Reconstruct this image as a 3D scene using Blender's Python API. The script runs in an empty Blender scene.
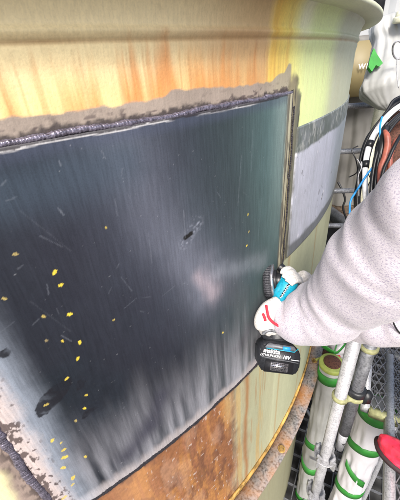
import bpy, bmesh, math, random
import numpy as np
from mathutils import Vector, Matrix, Quaternion
random.seed(4)
SC = bpy.context.scene
# ------------------------------------------------------------------ camera
S = 2.33                     # tank radius unit in metres
E = 4.0                      # eye height above ground
F, PITCH, ROLL, DIST, AZ = 305.03, 0.53265, -0.08813, 1.20669, -0.55364
cp, sp, cr, sr = math.cos(PITCH), math.sin(PITCH), math.cos(ROLL), math.sin(ROLL)
FW = Vector((0, cp, -sp)); _up = Vector((0, sp, cp)); _rt = Vector((1, 0, 0))
RT = _rt*cr + _up*sr; UP = -_rt*sr + _up*cr
cam = bpy.data.cameras.new('camera'); co = bpy.data.objects.new('camera', cam)
SC.collection.objects.link(co); SC.camera = co
cam.sensor_fit = 'HORIZONTAL'; cam.sensor_width = 36; cam.lens = F/400*36
cam.clip_start = 0.02; cam.clip_end = 2000
co.matrix_world = Matrix(((RT.x, UP.x, -FW.x, 0), (RT.y, UP.y, -FW.y, 0), (RT.z, UP.z, -FW.z, E), (0, 0, 0, 1)))
EYE = Vector((0, 0, E))
AX = Vector((DIST*math.sin(AZ)*S, DIST*math.cos(AZ)*S, 0))
# ------------------------------------------------------------------ light
SUN_EL, SUN_AZ = math.radians(43), math.radians(190)      # azimuth clockwise from +Y
w = bpy.data.worlds.new('World'); SC.world = w; w.use_nodes = True
nt = w.node_tree; bg = nt.nodes['Background']
sky = nt.nodes.new('ShaderNodeTexSky'); sky.sky_type = 'NISHITA'; sky.sun_disc = False
sky.sun_elevation = SUN_EL; sky.sun_rotation = SUN_AZ; sky.dust_density = 3.0; sky.air_density = 1.0
sky.ozone_density = 0.6
nt.links.new(sky.outputs[0], bg.inputs[0]); bg.inputs[1].default_value = 0.12
sl = bpy.data.lights.new('sun', 'SUN'); sl.energy = 2.6; sl.angle = math.radians(18); sl.color = (1, .97, .92)
so = bpy.data.objects.new('sun', sl); SC.collection.objects.link(so)
sd = Vector((math.sin(SUN_AZ)*math.cos(SUN_EL), math.cos(SUN_AZ)*math.cos(SUN_EL), math.sin(SUN_EL)))
so.rotation_euler = (-sd).to_track_quat('-Z', 'Y').to_euler()
SC.view_settings.view_transform = 'Standard'; SC.view_settings.look = 'None'
SC.view_settings.exposure = 1.1; SC.view_settings.gamma = 1; SC.view_settings.use_curve_mapping = False

# ------------------------------------------------------------------ pixel <-> world
def ray(px, py): return (FW + RT*((px-200)/F) - UP*((py-250)/F))
def at(px, py, d): return EYE + ray(px, py)*d                      # d = depth along the view axis
def plane(px, py, z):
    r = ray(px, py); return EYE + r*(z/r.z)                        # z relative to the eye
def hitw(px, py, R):
    r = ray(px, py); a = r.x**2+r.y**2; b = -(r.x*AX.x+r.y*AX.y); c = AX.x**2+AX.y**2-(R*S)**2
    t = (-b-math.sqrt(max(b*b-a*c, 0)))/a; P = r*t
    return math.atan2(P.x-AX.x, -(P.y-AX.y)), P.z                  # theta, height relative to eye
RW = 1.018
def tp(px, py):
    th, z = hitw(px, py, RW); return th*RW*S, z                    # arc metres, height
def cyl(a, v, r):                                                  # arc metre, height, radius in metres -> world
    th = a/(RW*S); return Vector((AX.x+r*math.sin(th), AX.y-r*math.cos(th), E+v))

# ------------------------------------------------------------------ helpers
def link(name, me, parent=None):
    o = bpy.data.objects.new(name, me); SC.collection.objects.link(o)
    if parent: o.parent = parent
    return o
def tag(o, label=None, cat=None, group=None, kind=None):
    if label: o['label'] = label
    if cat: o['category'] = cat
    if group: o['group'] = group
    if kind: o['kind'] = kind
    return o
def empty(name, loc, label, cat, group=None):
    o = bpy.data.objects.new(name, None); o.empty_display_size = .05
    SC.collection.objects.link(o); o.location = loc; o['origin'] = 0
    del o['origin']
    return tag(o, label, cat, group)
def build(name, vf, mat, parent=None, smooth=True, off=None):
    vs, fs = vf
    o_ = off if off is not None else (parent.location if parent is not None else Vector((0, 0, 0)))
    me = bpy.data.meshes.new(name)
    me.from_pydata([tuple(Vector(v)-o_) for v in vs], [], fs)
    me.materials.append(mat)
    if smooth: me.shade_smooth()
    me.update()
    return link(name, me, parent)
def join(*parts):
    V, Fc = [], []
    for vs, fs in parts:
        n = len(V); V += [Vector(v) for v in vs]; Fc += [tuple(i+n for i in f) for f in fs]
    return V, Fc
def smooth_path(pts, sub=6):
    pts = [Vector(p) for p in pts]; out = []
    for i in range(len(pts)-1):
        p0 = pts[max(i-1, 0)]; p1 = pts[i]; p2 = pts[i+1]; p3 = pts[min(i+2, len(pts)-1)]
        for k in range(sub):
            t = k/sub
            out.append(.5*((2*p1)+(p2-p0)*t+(2*p0-5*p1+4*p2-p3)*t*t+(-p0+3*p1-3*p2+p3)*t**3))
    out.append(pts[-1]); return out
def lerp_list(vals, n):
    m = len(vals)-1
    return [vals[min(int(i*m/(n-1)), m-1)]*(1-(i*m/(n-1)-min(int(i*m/(n-1)), m-1)))+vals[min(int(i*m/(n-1)), m-1)+1]*(i*m/(n-1)-min(int(i*m/(n-1)), m-1)) for i in range(n)]
def tube(pts, r, n=10, sub=6, cap=True, fn=None, smoothp=True, hint=None):
    """swept tube; r float or list of radii (or (ra, rb) pairs) at the control points"""
    path = smooth_path(pts, sub) if (smoothp and len(pts) > 2) else [Vector(p) for p in pts]
    m = len(path)
    if isinstance(r, (int, float)): ra = rb = [r]*m
    elif isinstance(r[0], tuple):
        ra = lerp_list([q[0] for q in r], m); rb = lerp_list([q[1] for q in r], m)
    else: ra = rb = lerp_list(list(r), m)
    V, Fc = [], []; nrm = None
    for i, p in enumerate(path):
        t = (path[min(i+1, m-1)]-path[max(i-1, 0)]).normalized()
        if nrm is None:
            h = Vector(hint) if hint is not None else (Vector((0, 0, 1)) if abs(t.z) < .9 else Vector((1, 0, 0)))
            nrm = (h-t*h.dot(t)).normalized()
        else: nrm = (nrm-t*nrm.dot(t)).normalized()
        b = t.cross(nrm)
        for k in range(n):
            an = 2*math.pi*k/n; m_ = fn(i/(m-1), an) if fn else 1
            V.append(p+nrm*math.cos(an)*ra[i]*m_+b*math.sin(an)*rb[i]*m_)
    for i in range(m-1):
        for k in range(n):
            k2 = (k+1) % n; Fc.append((i*n+k, i*n+k2, (i+1)*n+k2, (i+1)*n+k))
    if cap:
        Fc.append(tuple(range(n-1, -1, -1))); Fc.append(tuple(range((m-1)*n, m*n)))
    return V, Fc
def boxf(c, X, Y, Z, sx, sy, sz, bev=0.0, seg=2):
    """box centred c with unit axes X,Y,Z and full sizes"""
    bm = bmesh.new(); bmesh.ops.create_cube(bm, size=1)
    for v in bm.verts: v.co = Vector((v.co.x*sx, v.co.y*sy, v.co.z*sz))
    if bev: bmesh.ops.bevel(bm, geom=bm.edges[:], offset=bev, segments=seg, affect='EDGES')
    bm.verts.ensure_lookup_table()
    V = [Vector(c)+X*v.co.x+Y*v.co.y+Z*v.co.z for v in bm.verts]; Fc = [tuple(q.index for q in f.verts) for f in bm.faces]
    bm.free(); return V, Fc
def prism(poly, c, X, Y, Z, depth, bev=0.0):
    """2-D outline (x,y) extruded along Z by depth, centred, in frame c,X,Y,Z"""
    bm = bmesh.new(); vs = [bm.verts.new((p[0], p[1], -depth/2)) for p in poly]; f = bm.faces.new(vs)
    r = bmesh.ops.extrude_face_region(bm, geom=[f]); bmesh.ops.translate(bm, vec=(0, 0, depth), verts=[g for g in r['geom'] if isinstance(g, bmesh.types.BMVert)])
    bmesh.ops.recalc_face_normals(bm, faces=bm.faces[:])
    if bev: bmesh.ops.bevel(bm, geom=bm.edges[:], offset=bev, segments=2, affect='EDGES')
    bm.verts.ensure_lookup_table(); bm.verts.index_update()
    V = [Vector(c)+X*v.co.x+Y*v.co.y+Z*v.co.z for v in bm.verts]; Fc = [tuple(q.index for q in g.verts) for g in bm.faces]
    bm.free(); return V, Fc
WX, WY, WZ = Vector((1, 0, 0)), Vector((0, 1, 0)), Vector((0, 0, 1))
def disc_tube(c, axis, r, h, n=24, r2=None, bev=.15):
    axis = axis.normalized(); r2 = r if r2 is None else r2; b = min(r, h)*bev
    pts = [c-axis*h/2, c-axis*h/2, c-axis*(h/2-b), c+axis*(h/2-b), c+axis*h/2, c+axis*h/2]
    V, Fc = tube([c-axis*h/2, c-axis*(h/2-b), c+axis*(h/2-b), c+axis*h/2], [r-b, r, r2, r2-b], n, smoothp=False)
    return V, Fc

# numpy noise
def vnoise(x, y, seed):
    rs = np.random.RandomState(seed); T = rs.rand(256, 256)
    xi = np.floor(x).astype(int); yi = np.floor(y).astype(int); fx = x-xi; fy = y-yi
    fx = fx*fx*(3-2*fx); fy = fy*fy*(3-2*fy)
    g = lambda i, j: T[i % 256, j % 256]
    return (g(xi, yi)*(1-fx)+g(xi+1, yi)*fx)*(1-fy)+(g(xi, yi+1)*(1-fx)+g(xi+1, yi+1)*fx)*fy
def fbm(x, y, seed, o=4):
    s = 0; a = .5; t = 0
    for k in range(o): s = s+a*vnoise(x*2**k+k*17.3, y*2**k+k*9.1, seed+k); t += a; a *= .55
    return s/t
def sst(e0, e1, x):
    t = np.clip((x-e0)/(e1-e0), 0, 1); return t*t*(3-2*t)
def mixc(A, B, m):
    B = np.asarray(B, float)
    return A*(1-m[..., None])+B*m[..., None]
def seg_dist(a, v, p, q):
    px, py = p; dx, dy = q[0]-px, q[1]-py; L = dx*dx+dy*dy+1e-12
    t = np.clip(((a-px)*dx+(v-py)*dy)/L, 0, 1); return np.hypot(a-px-t*dx, v-py-t*dy)
def pl_interp(a, pts):
    P = sorted([tp(*q) for q in pts]); return np.interp(a, [p[0] for p in P], [p[1] for p in P])

# ------------------------------------------------------------------ materials
def P(name, col=(.5, .5, .5), rough=.5, metal=0., attr=False, speck=0., speck_s=200., bump=0., bump_s=80., var=0., var_s=4., spec=.5, coat=0., trans=0., grain=0.):
    m = bpy.data.materials.new(name); m.use_nodes = True; n = m.node_tree; b = n.nodes['Principled BSDF']
    L = n.links.new
    b.inputs['Roughness'].default_value = rough; b.inputs['Metallic'].default_value = metal
    b.inputs['Specular IOR Level'].default_value = spec; b.inputs['Coat Weight'].default_value = coat
    tc = n.nodes.new('ShaderNodeTexCoord'); out = None
    if attr:
        at_ = n.nodes.new('ShaderNodeAttribute'); at_.attribute_name = 'Col'; out = at_.outputs['Color']
        ar = n.nodes.new('ShaderNodeAttribute'); ar.attribute_name = 'Rgh'; L(ar.outputs['Fac'], b.inputs['Roughness'])
    else:
        c = n.nodes.new('ShaderNodeRGB'); c.outputs[0].default_value = (*col, 1); out = c.outputs[0]
    def mulnoise(out, scale, amt, lo, hi, detail=3):
        z = n.nodes.new('ShaderNodeTexNoise'); z.inputs['Scale'].default_value = scale; z.inputs['Detail'].default_value = detail
        L(tc.outputs['Object'], z.inputs['Vector'])
        r = n.nodes.new('ShaderNodeMapRange'); r.inputs[1].default_value = lo; r.inputs[2].default_value = hi
        r.inputs[3].default_value = 1-amt; r.inputs[4].default_value = 1+amt*.5; L(z.outputs['Fac'], r.inputs[0])
        x = n.nodes.new('ShaderNodeMix'); x.data_type = 'RGBA'; x.blend_type = 'MULTIPLY'; x.inputs[0].default_value = 1
        L(out, x.inputs[6]); L(r.outputs[0], x.inputs[7]); return x.outputs[2]
    if var: out = mulnoise(out, var_s, var, .35, .65)
    if speck: out = mulnoise(out, speck_s, speck, .3, .55, 2)
    if grain:
        mp = n.nodes.new('ShaderNodeMapping'); mp.inputs['Scale'].default_value = (1, 1, .07); L(tc.outputs['Object'], mp.inputs[0])
        z = n.nodes.new('ShaderNodeTexNoise'); z.inputs['Scale'].default_value = 260; z.inputs['Detail'].default_value = 5; z.inputs['Distortion'].default_value = .4
        L(mp.outputs[0], z.inputs['Vector'])
        r = n.nodes.new('ShaderNodeMapRange'); r.inputs[1].default_value = .35; r.inputs[2].default_value = .68; r.inputs[3].default_value = 1-grain; r.inputs[4].default_value = 1+grain*1.3; L(z.outputs['Fac'], r.inputs[0])
        x = n.nodes.new('ShaderNodeMix'); x.data_type = 'RGBA'; x.blend_type = 'MULTIPLY'; x.inputs[0].default_value = 1
        L(out, x.inputs[6]); L(r.outputs[0], x.inputs[7]); out = x.outputs[2]
    L(out, b.inputs['Base Color'])
    if bump:
        z = n.nodes.new('ShaderNodeTexNoise'); z.inputs['Scale'].default_value = bump_s; z.inputs['Detail'].default_value = 4
        L(tc.outputs['Object'], z.inputs['Vector'])
        bu = n.nodes.new('ShaderNodeBump'); bu.inputs['Strength'].default_value = bump; bu.inputs['Distance'].default_value = .002
        L(z.outputs['Fac'], bu.inputs['Height']); L(bu.outputs[0], b.inputs['Normal'])
    return m
M = {}
M['wall'] = P('painted_steel', attr=True, speck=.05, speck_s=420, grain=.05, bump=.22, bump_s=260, spec=.35)
M['plate'] = P('bare_plate_steel', attr=True, speck=.10, speck_s=500, bump=.05, bump_s=330, spec=.32, grain=.11)
M['weld'] = P('weld_metal', (.20, .18, .23), .3, .6, speck=.5, speck_s=250, bump=.5, bump_s=420, var=.3, var_s=60)
M['weld_dark'] = P('scorched_weld_metal', (.035, .033, .04), .45, .3, speck=.5, speck_s=300, bump=.9, bump_s=300)
M['galv'] = P('galvanised_steel', (.37, .37, .39), .45, .3, speck=.3, speck_s=160, bump=.2, bump_s=120, var=.15, var_s=25)
M['galv_d'] = P('dull_galvanised_steel', (.16, .165, .18), .5, .4, speck=.4, speck_s=120, bump=.25, bump_s=120, var=.3, var_s=20)
M['wrap'] = P('white_plastic_sheet', (.68, .66, .69), .42, bump=.5, bump_s=40, var=.08, var_s=9)
M['wrap_g'] = P('darkened_white_sheet', (.36, .36, .35), .45, bump=.2, bump_s=60, var=.15, var_s=9)  # white sheet darkened; puts the slimmer pipe's shade into the colour
M['tape'] = P('green_cloth_tape', (.03, .23, .03), .5, bump=.2, bump_s=200, var=.15, var_s=30)
M['ytape'] = P('yellow_green_tape', (.36, .42, .10), .5, var=.25, var_s=30)
M['tan'] = P('tan_paint', (.20, .16, .075), .55, var=.15, var_s=3)
M['cream'] = P('cream_paint', (.6, .58, .44), .5, var=.15, var_s=14, speck=.2, speck_s=90)
M['strap'] = P('cream_band', (.28, .28, .14), .6, var=.3, var_s=60)
M['black'] = P('black_rubber', (.012, .012, .014), .38, bump=.15, bump_s=300)
M['blackp'] = P('black_plastic', (.014, .015, .018), .42, bump=.25, bump_s=500, speck=.3, speck_s=300)
M['teal'] = P('teal_plastic', (.005, .25, .36), .38, speck=.2, speck_s=180)
M['blue'] = P('blue_cord', (.02, .25, .62), .5)
M['whiteh'] = P('white_hose', (.78, .78, .8), .4, speck=.2, speck_s=60)
M['salmon'] = P('salmon_hose', (.42, .12, .08), .45, var=.35, var_s=30)
M['red'] = P('red_rubber', (.72, .03, .07), .3, speck=.35, speck_s=45, bump=.5, bump_s=50, var=.4, var_s=16, coat=.3)
M['redk'] = P('red_knit', (.6, .02, .04), .8)
M['darkrim'] = P('dark_sole_rubber', (.03, .012, .014), .6)
M['brown'] = P('brown_leather', (.08, .03, .018), .85, speck=.6, speck_s=160, bump=.9, bump_s=130)
M['skin'] = P('skin', (.5, .28, .19), .5)
M['hair'] = P('dark_hair', (.02, .015, .012), .6, bump=.6, bump_s=150)
M['trouser'] = P('navy_work_cloth', (.04, .05, .08), .85, bump=.4, bump_s=90)
M['knit'] = P('white_knit_cotton', (.56, .53, .50), .9, speck=.22, speck_s=220, bump=1., bump_s=170)
M['white'] = P('white_print', (.8, .8, .82), .5)
M['silver'] = P('silver_steel', (.55, .53, .56), .25, .9, bump=.3, bump_s=120)
M['abras'] = P('abrasive_flaps', (.035, .035, .042), .6, speck=.6, speck_s=260, bump=.9, bump_s=260)
M['grey'] = P('grey_tarpaulin', (.13, .125, .115), .6, var=.4, var_s=2.2, bump=.4, bump_s=8)
M['gpipe'] = P('grey_duct_paint', (.2, .21, .24), .35, var=.2, var_s=8)
M['gdark'] = P('dark_grey_duct', (.05, .052, .06), .35, var=.3, var_s=8)
M['lav'] = P('pale_blue_grey_paint', (.42, .46, .58), .5)
M['rustdeck'] = P('rusty_deck', (.13, .09, .06), .8, speck=.7, speck_s=30, bump=.9, bump_s=30, var=.5, var_s=12)
M['conc'] = P('concrete', (.05, .05, .048), .85, var=.3, var_s=1.5, speck=.3, speck_s=40, bump=.4, bump_s=30)
M['clad'] = P('factory_cladding', (.33, .34, .35), .6, var=.15, var_s=1.2)
M['grating'] = P('weathered_grating_steel', (.2, .2, .215), .5, .3, var=.3, var_s=25)

# heather grey-pink sweatshirt cloth
def hoodie_mat():
    m = bpy.data.materials.new('heather_sweatshirt_cloth'); m.use_nodes = True; n = m.node_tree; b = n.nodes['Principled BSDF']; L = n.links.new
    tc = n.nodes.new('ShaderNodeTexCoord')
    mp = n.nodes.new('ShaderNodeMapping'); mp.inputs['Rotation'].default_value = (0.5, 0.3, 0.5); mp.inputs['Scale'].default_value = (1, 1, 1.9)
    L(tc.outputs['Object'], mp.inputs[0])
    z = n.nodes.new('ShaderNodeTexNoise'); z.inputs['Scale'].default_value = 330; z.inputs['Detail'].default_value = 4; L(mp.outputs[0], z.inputs['Vector'])
    r = n.nodes.new('ShaderNodeValToRGB'); r.color_ramp.elements[0].position = .36; r.color_ramp.elements[0].color = (.24, .21, .30, 1)
    r.color_ramp.elements[1].position = .50; r.color_ramp.elements[1].color = (.52, .48, .52, 1)
    L(z.outputs['Fac'], r.inputs[0])
    z3 = n.nodes.new('ShaderNodeTexNoise'); z3.inputs['Scale'].default_value = 5; L(tc.outputs['Object'], z3.inputs['Vector'])
    x = n.nodes.new('ShaderNodeMix'); x.data_type = 'RGBA'; x.inputs[7].default_value = (.53, .49, .53, 1)
    r3 = n.nodes.new('ShaderNodeMapRange'); r3.inputs[1].default_value = .35; r3.inputs[2].default_value = .7; r3.inputs[4].default_value = .45
    L(z3.outputs['Fac'], r3.inputs[0]); L(r3.outputs[0], x.inputs[0]); L(r.outputs[0], x.inputs[6]); L(x.outputs[2], b.inputs['Base Color'])
    b.inputs['Roughness'].default_value = .95; b.inputs['Sheen Weight'].default_value = .2; b.inputs['Specular IOR Level'].default_value = .2
    z2 = n.nodes.new('ShaderNodeTexNoise'); z2.inputs['Scale'].default_value = 380; L(tc.outputs['Object'], z2.inputs['Vector'])
    bu = n.nodes.new('ShaderNodeBump'); bu.inputs['Strength'].default_value = .3; bu.inputs['Distance'].default_value = .001
    L(z2.outputs['Fac'], bu.inputs['Height']); L(bu.outputs[0], b.inputs['Normal'])
    return m
M['hoodie'] = hoodie_mat()

# ------------------------------------------------------------------ setting
def sheet(name, x0, y0, x1, y1, z, mat):
    return build(name, ([Vector((x0, y0, z)), Vector((x1, y0, z)), Vector((x1, y1, z)), Vector((x0, y1, z))], [(0, 1, 2, 3)]), mat, smooth=False)
tag(sheet('ground', -400, -400, 400, 400, 0, M['conc']), kind='structure')

# ------------------------------------------------------------------ TANK
tank = empty('storage_tank', Vector((AX.x, AX.y, 0)), 'big round steel tank with rust streaks, dark welded repair plate and flanged rim', 'tank')
m_ = lambda pts, i, R=RW: sum(hitw(*q, R)[i] for q in pts)/len(pts)
V_WELD = m_([(0, 149), (50, 137), (100, 127), (150, 120), (200, 111), (250, 101), (290, 92)], 1)
V_BOT = m_([(98.5, 496.6), (132.5, 467), (175, 437), (217.5, 401), (251.5, 365)], 1)
A_R = m_([(292, 92), (290, 140), (284, 192), (277, 248)], 0)*RW*S
A_L = m_([(0, 411), (18, 449.6), (36, 495)], 0)*RW*S
V_P2T = m_([(290, 127), (320, 113), (348, 99)], 1)
V_P2B = m_([(284, 258), (310, 232), (326, 212)], 1)
V_BEAD = m_([(0, 31), (100, 31.5), (200, 32), (299, 32.5), (337, 34)], 1, 1.024)
V_RING = -0.668*S
print('fit', V_WELD, V_BOT, A_L, A_R, V_P2T, V_P2B, V_BEAD)
RWm = RW*S
def grid_surface(name, aa, vv, rfun, colfun, mat, parent, wrap=False):
    A, V = np.meshgrid(aa, vv); r = rfun(A, V); th = A/RWm
    X = AX.x+r*np.sin(th)-parent.location.x; Y = AX.y-r*np.cos(th)-parent.location.y; Z = E+V-parent.location.z
    co_ = np.stack([X, Y, Z], -1).reshape(-1, 3)
    nr, nc = A.shape; idx = np.arange(nr*nc).reshape(nr, nc)
    if wrap: idx = np.concatenate([idx, idx[:, :1]], 1)
    q = np.stack([idx[:-1, :-1], idx[:-1, 1:], idx[1:, 1:], idx[1:, :-1]], -1).reshape(-1, 4)
    me = bpy.data.meshes.new(name)
    me.vertices.add(len(co_)); me.vertices.foreach_set('co', co_.ravel().astype(np.float32))
    me.loops.add(q.size); me.loops.foreach_set('vertex_index', q.ravel().astype(np.int32))
    me.polygons.add(len(q)); me.polygons.foreach_set('loop_start', np.arange(0, q.size, 4, dtype=np.int32))
    me.polygons.foreach_set('loop_total', np.full(len(q), 4, dtype=np.int32))
    me.update(calc_edges=True); me.validate()
    col, rgh = colfun(A, V)
    ca = me.attributes.new('Col', 'FLOAT_COLOR', 'POINT')
    C4 = np.concatenate([np.clip(col, 0.003, .95), np.ones(col.shape[:2]+(1,))], -1)
    ca.data.foreach_set('color', C4.reshape(-1).astype(np.float32))
    ra = me.attributes.new('Rgh', 'FLOAT', 'POINT'); ra.data.foreach_set('value', np.clip(rgh, .12, 1).reshape(-1).astype(np.float32))
    me.materials.append(mat); me.shade_smooth()
    return link(name, me, parent)

# wall profile: shell, rolled ridge, flared collar
def wall_r(A, V):
    r = np.full_like(A, RWm)
    r = r+sst(V_BEAD-.040, V_BEAD-.006, V)*.004
    r = r+np.exp(-((V-V_BEAD-.002)/.005)**2)*.0045-np.exp(-((V-V_BEAD+.008)/.003)**2)*.002
    r = r+sst(V_BEAD+.004, V_BEAD+.060, V)*.010
    r = r+sst(.090, .102, V)*.005
    r = r+(fbm(A*5, V*5, 5, 2)-.5)*.0015
    return r
def wall_col(A, V):
    x = lambda px, py: tp(px, py)[0]
    nl = fbm(A*6, V*6, 11); nm = fbm(A*30, V*30, 21); nf = fbm(A*160, V*160, 31, 3)
    st = fbm(A*34, V*2.2, 41); st2 = fbm(A*90, V*4, 51); st3 = fbm(A*13, V*1.0, 61)
    Ay = A+(nm-.5)*.01
    # --- upper band
    cream = np.array([.80, .66, .38])*np.ones(A.shape+(1,))
    C = cream*(.92+.16*nl[..., None])
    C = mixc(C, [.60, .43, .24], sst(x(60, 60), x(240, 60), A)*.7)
    hgt = np.clip((V_BEAD-V)/(V_BEAD-V_WELD), 0, 1.2)
    a265 = x(267, 55); a300 = x(297, 60); a333 = x(334, 70)
    om = sst(.12, .85, hgt+(st-.5)*.9+(st2-.5)*.7)
    C = mixc(C, [.80, .52, .20], sst(.15, .75, hgt+(st3-.5)*.5)*.6)
    C = mixc(C, [.66, .27, .08], om*sst(.24, .60, st)*.9)
    C = mixc(C, [.50, .27, .13], sst(.60, .75, st2)*om*.25)
    right_o = sst(x(170, 60), x(245, 60), A)*(1-sst(a265-.01, a265+.01, A))
    C = mixc(C, [.50, .27, .11], right_o*.55)
    # above the ridge
    ab = sst(V_BEAD, V_BEAD+.01, V)
    C = mixc(C, [.52, .37, .19], ab*(.12+.35*sst(.35, .7, fbm(A*5, V*20, 71))))
    C = mixc(C, [.58, .42, .22], ab*right_o*.5)
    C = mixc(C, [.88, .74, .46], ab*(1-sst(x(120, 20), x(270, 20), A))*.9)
    # yellow belt
    yb = sst(a265-.014, a265+.016, Ay+(st2-.5)*.02)
    yc = mixc(np.ones(A.shape+(3,))*[.82, .58, .13], [.80, .74, .24], sst(a265+.02, a300, Ay+(nl-.5)*.08))
    yc = mixc(yc, [.68, .76, .36], sst(a300-.04, a300+.06, Ay))
    yc = mixc(yc, [.80, .79, .60], np.exp(-((Ay-x(302, 30))/.035)**2)*sst(V_BEAD-.04, V_BEAD+.03, V)*.8)
    yc = mixc(yc, [.50, .51, .36], sst(a333-.09, a333+.03, Ay+(nl-.5)*.06))
    yc = mixc(yc, [.66, .36, .08], sst(.50, .75, st)*.5*(1-sst(a300-.05, a300+.02, A)))
    C = C*(1-yb[..., None])+yc*yb[..., None]
    runs = sst(.60, .70, fbm(A*150, V*2.5, 63))*sst(.05, .3, hgt)
    C = mixc(C, [.45, .19, .06], runs*.35*(1-.8*sst(a265, a300, A)))
    # darker brown line in the ridge groove
    g = np.exp(-((V-V_BEAD+.008)/.0032)**2)
    C = mixc(C, [.34, .20, .08], g*(.45+.4*nm))
    # pitting
    pit = sst(.66, .74, fbm(A*120, V*120, 81, 2))*sst(.45, .6, nl+.1)
    C = mixc(C, [.25, .17, .09], pit*.08)
    # grey primer strip above the plate
    pe = pl_interp(A, [(0, 120), (50, 112), (78, 108), (100, 105), (163, 98), (172, 92), (200, 90), (250, 85), (270, 80), (285, 70), (289, 62)])+(fbm(A*40, V*0+3, 91)-.5)*.010+(fbm(A*9, V*0, 92)-.5)*.012
    pm = (1-sst(-.0015, .0015, V-pe))*(1-sst(x(291, 75)-.004, x(291, 75)+.004, Ay))
    prim = np.array([.30, .245, .205])*(.85+.3*nm[..., None])
    prim = mixc(prim, [.42, .38, .26], sst(x(255, 80), x(285, 80), A)*.6)
    C = C*(1-pm[..., None])+prim*pm[..., None]
    # scorch and chips right above the weld
    dw = V-(V_WELD+.0078)
    sc = (1-sst(-.002, .005, dw+(nf-.5)*.012+(nm-.5)*.012))*(A < A_R+.02)
    C = mixc(C, [.035, .028, .03], np.clip(sc, 0, 1)*.9)
    fl = sst(.64, .70, fbm(A*60, V*140, 101, 4))*(1-sst(.002, .022, dw))*(A < A_R+.01)
    C = mixc(C, [.07, .05, .05], fl*.8)
    # --- right strip between the plates and band right of it
    inb = (V < V_WELD+.03)
    tan = mixc(np.array([.30, .26, .16])*(.6+.8*nm[..., None]), [.10, .11, .09], sst(A_R+.012, A_R+.045, A+(nm-.5)*.03)*.8)
    tan = mixc(tan, [.05, .045, .04], sst(.58, .66, fbm(A*110, V*16, 95, 3))*.8)
    upr = sst(V_WELD+.03, V_WELD-.03, V+(nm-.5)*.06)
    sm = sst(A_R-.02, A_R-.006, Ay)*(1-sst(A_R+.050, A_R+.056, A+(1-upr)*.03+(nm-.5)*.02*(V > V_P2T)))*(V > V_BOT-.02)*sst(V_WELD+.06, V_WELD+.015, V+(nm-.5)*.07+np.abs(A-A_R-.008)*1.2)
    C = C*(1-sm[..., None])+tan*sm[..., None]
    # --- lower zone
    low = 1-sst(V_BOT-.02, V_BOT+.0, V)
    rust = np.array([.25, .105, .045])*np.ones(A.shape+(1,))
    b1 = fbm(A*14+nm*1.5, V*9, 42, 5); b2 = fbm(A*34, V*12+nm, 43, 5)
    rust = mixc(rust, [.44, .20, .06], sst(.42, .60, b1*.5+st*.5)*.8)
    rust = mixc(rust, [.14, .06, .035], sst(.50, .66, b2)*.75)
    rust = mixc(rust, [.44, .27, .18], sst(.56, .70, fbm(A*22+5, V*7, 46, 5))*.35)
    rust = mixc(rust, [.30, .12, .06], sst(.55, .70, st2)*.5)
    rust = rust*(.62+.5*nf[..., None])
    rust = mixc(rust, [.5, .42, .38], sst(.74, .78, fbm(A*110, V*60, 121, 4))*.7)
    rust = mixc(rust, [.46, .24, .13], np.exp(-((A-x(130, 485))/.06)**2)*.35)
    crm = np.array([.37, .37, .24])*(.8+.4*st3[..., None])
    crm = mixc(crm, [.42, .27, .09], sst(.55, .70, st)*.6)
    crm = mixc(crm, [.30, .16, .06], sst(.66, .74, st2)*.5)
    for px, wd in ((246, .012), (279, .012), (299, .006)):
        crm = mixc(crm, [.30, .13, .04], np.exp(-((A-x(px, 400 if px < 290 else 300)+(nl-.5)*.03)/wd)**2)*.8)
    be = x(243, 400)
    bm_ = sst(be-.10, be+.03, Ay+(st-.5)*.10+(b1-.5)*.08)[..., None]
    lc = rust*(1-bm_)+crm*bm_
    C = C*(1-low[..., None])+lc*low[..., None]
    # right side below second plate
    l2 = (1-sst(V_P2B-.001, V_P2B+.003, V))*sst(A_R+.012, A_R+.025, A+(nm-.5)*.01)
    crm2 = mixc(np.array([.42, .43, .28])*(.85+.3*st3[..., None]), [.36, .2, .07], np.exp(-((A-x(283, 330))/.008)**2)*.5+np.exp(-((A-x(316, 235)+(nl-.5)*.02)/.006)**2)*.6)
    C = C*(1-l2[..., None])+crm2*l2[..., None]
    # below the stiffener ring
    bl = 1-sst(V_RING-.03, V_RING-.01, V)
    C = mixc(C, [.30, .28, .18], bl*.85)
    # --- left strip
    ls = (1-sst(A_L-.006, A_L+.0, A))*(V < V_WELD-.01)
    prim2 = np.array([.26, .20, .17])*(.7+.6*nm[..., None])
    prim2 = mixc(prim2, [.66, .60, .35], (1-sst(A_L-.055, A_L-.03, A+(nm-.5)*.03))*1.)
    fl2 = sst(.54, .60, fbm(A*110, V*80, 131, 4))*sst(A_L-.045, A_L-.008, A)
    prim2 = mixc(prim2, [.04, .03, .03], fl2*.85)
    C = C*(1-ls[..., None])+prim2*ls[..., None]
    # dark joint at the lower edge
    db = np.exp(-((V-V_BOT+.014+(nf-.5)*.02+(nm-.5)*.012)/.009)**2)*(A > A_L-.01)*(A < A_R+.03)
    C = mixc(C, [.05, .03, .03], db*.85)
    C = C*(.97+.06*nf[..., None])
    rg = .42+.25*nm+.15*low
    return C, rg
aa = np.concatenate([np.linspace(-2.6, .30, 60), np.arange(.31, 1.235, .00115), np.linspace(1.25, 2*math.pi-2.62, 60)])*RWm
vv = np.concatenate([np.linspace(-E+.0, -2.0, 12), np.arange(-1.98, V_BOT-.01, .0045), np.arange(V_BOT-.008, V_BOT+.02, .003),
                     np.arange(V_BOT+.025, V_WELD-.02, .006), np.arange(V_WELD-.015, .1045, .0020)])
grid_surface('wall', aa, vv, wall_r, wall_col, M['wall'], tank, wrap=True)

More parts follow.
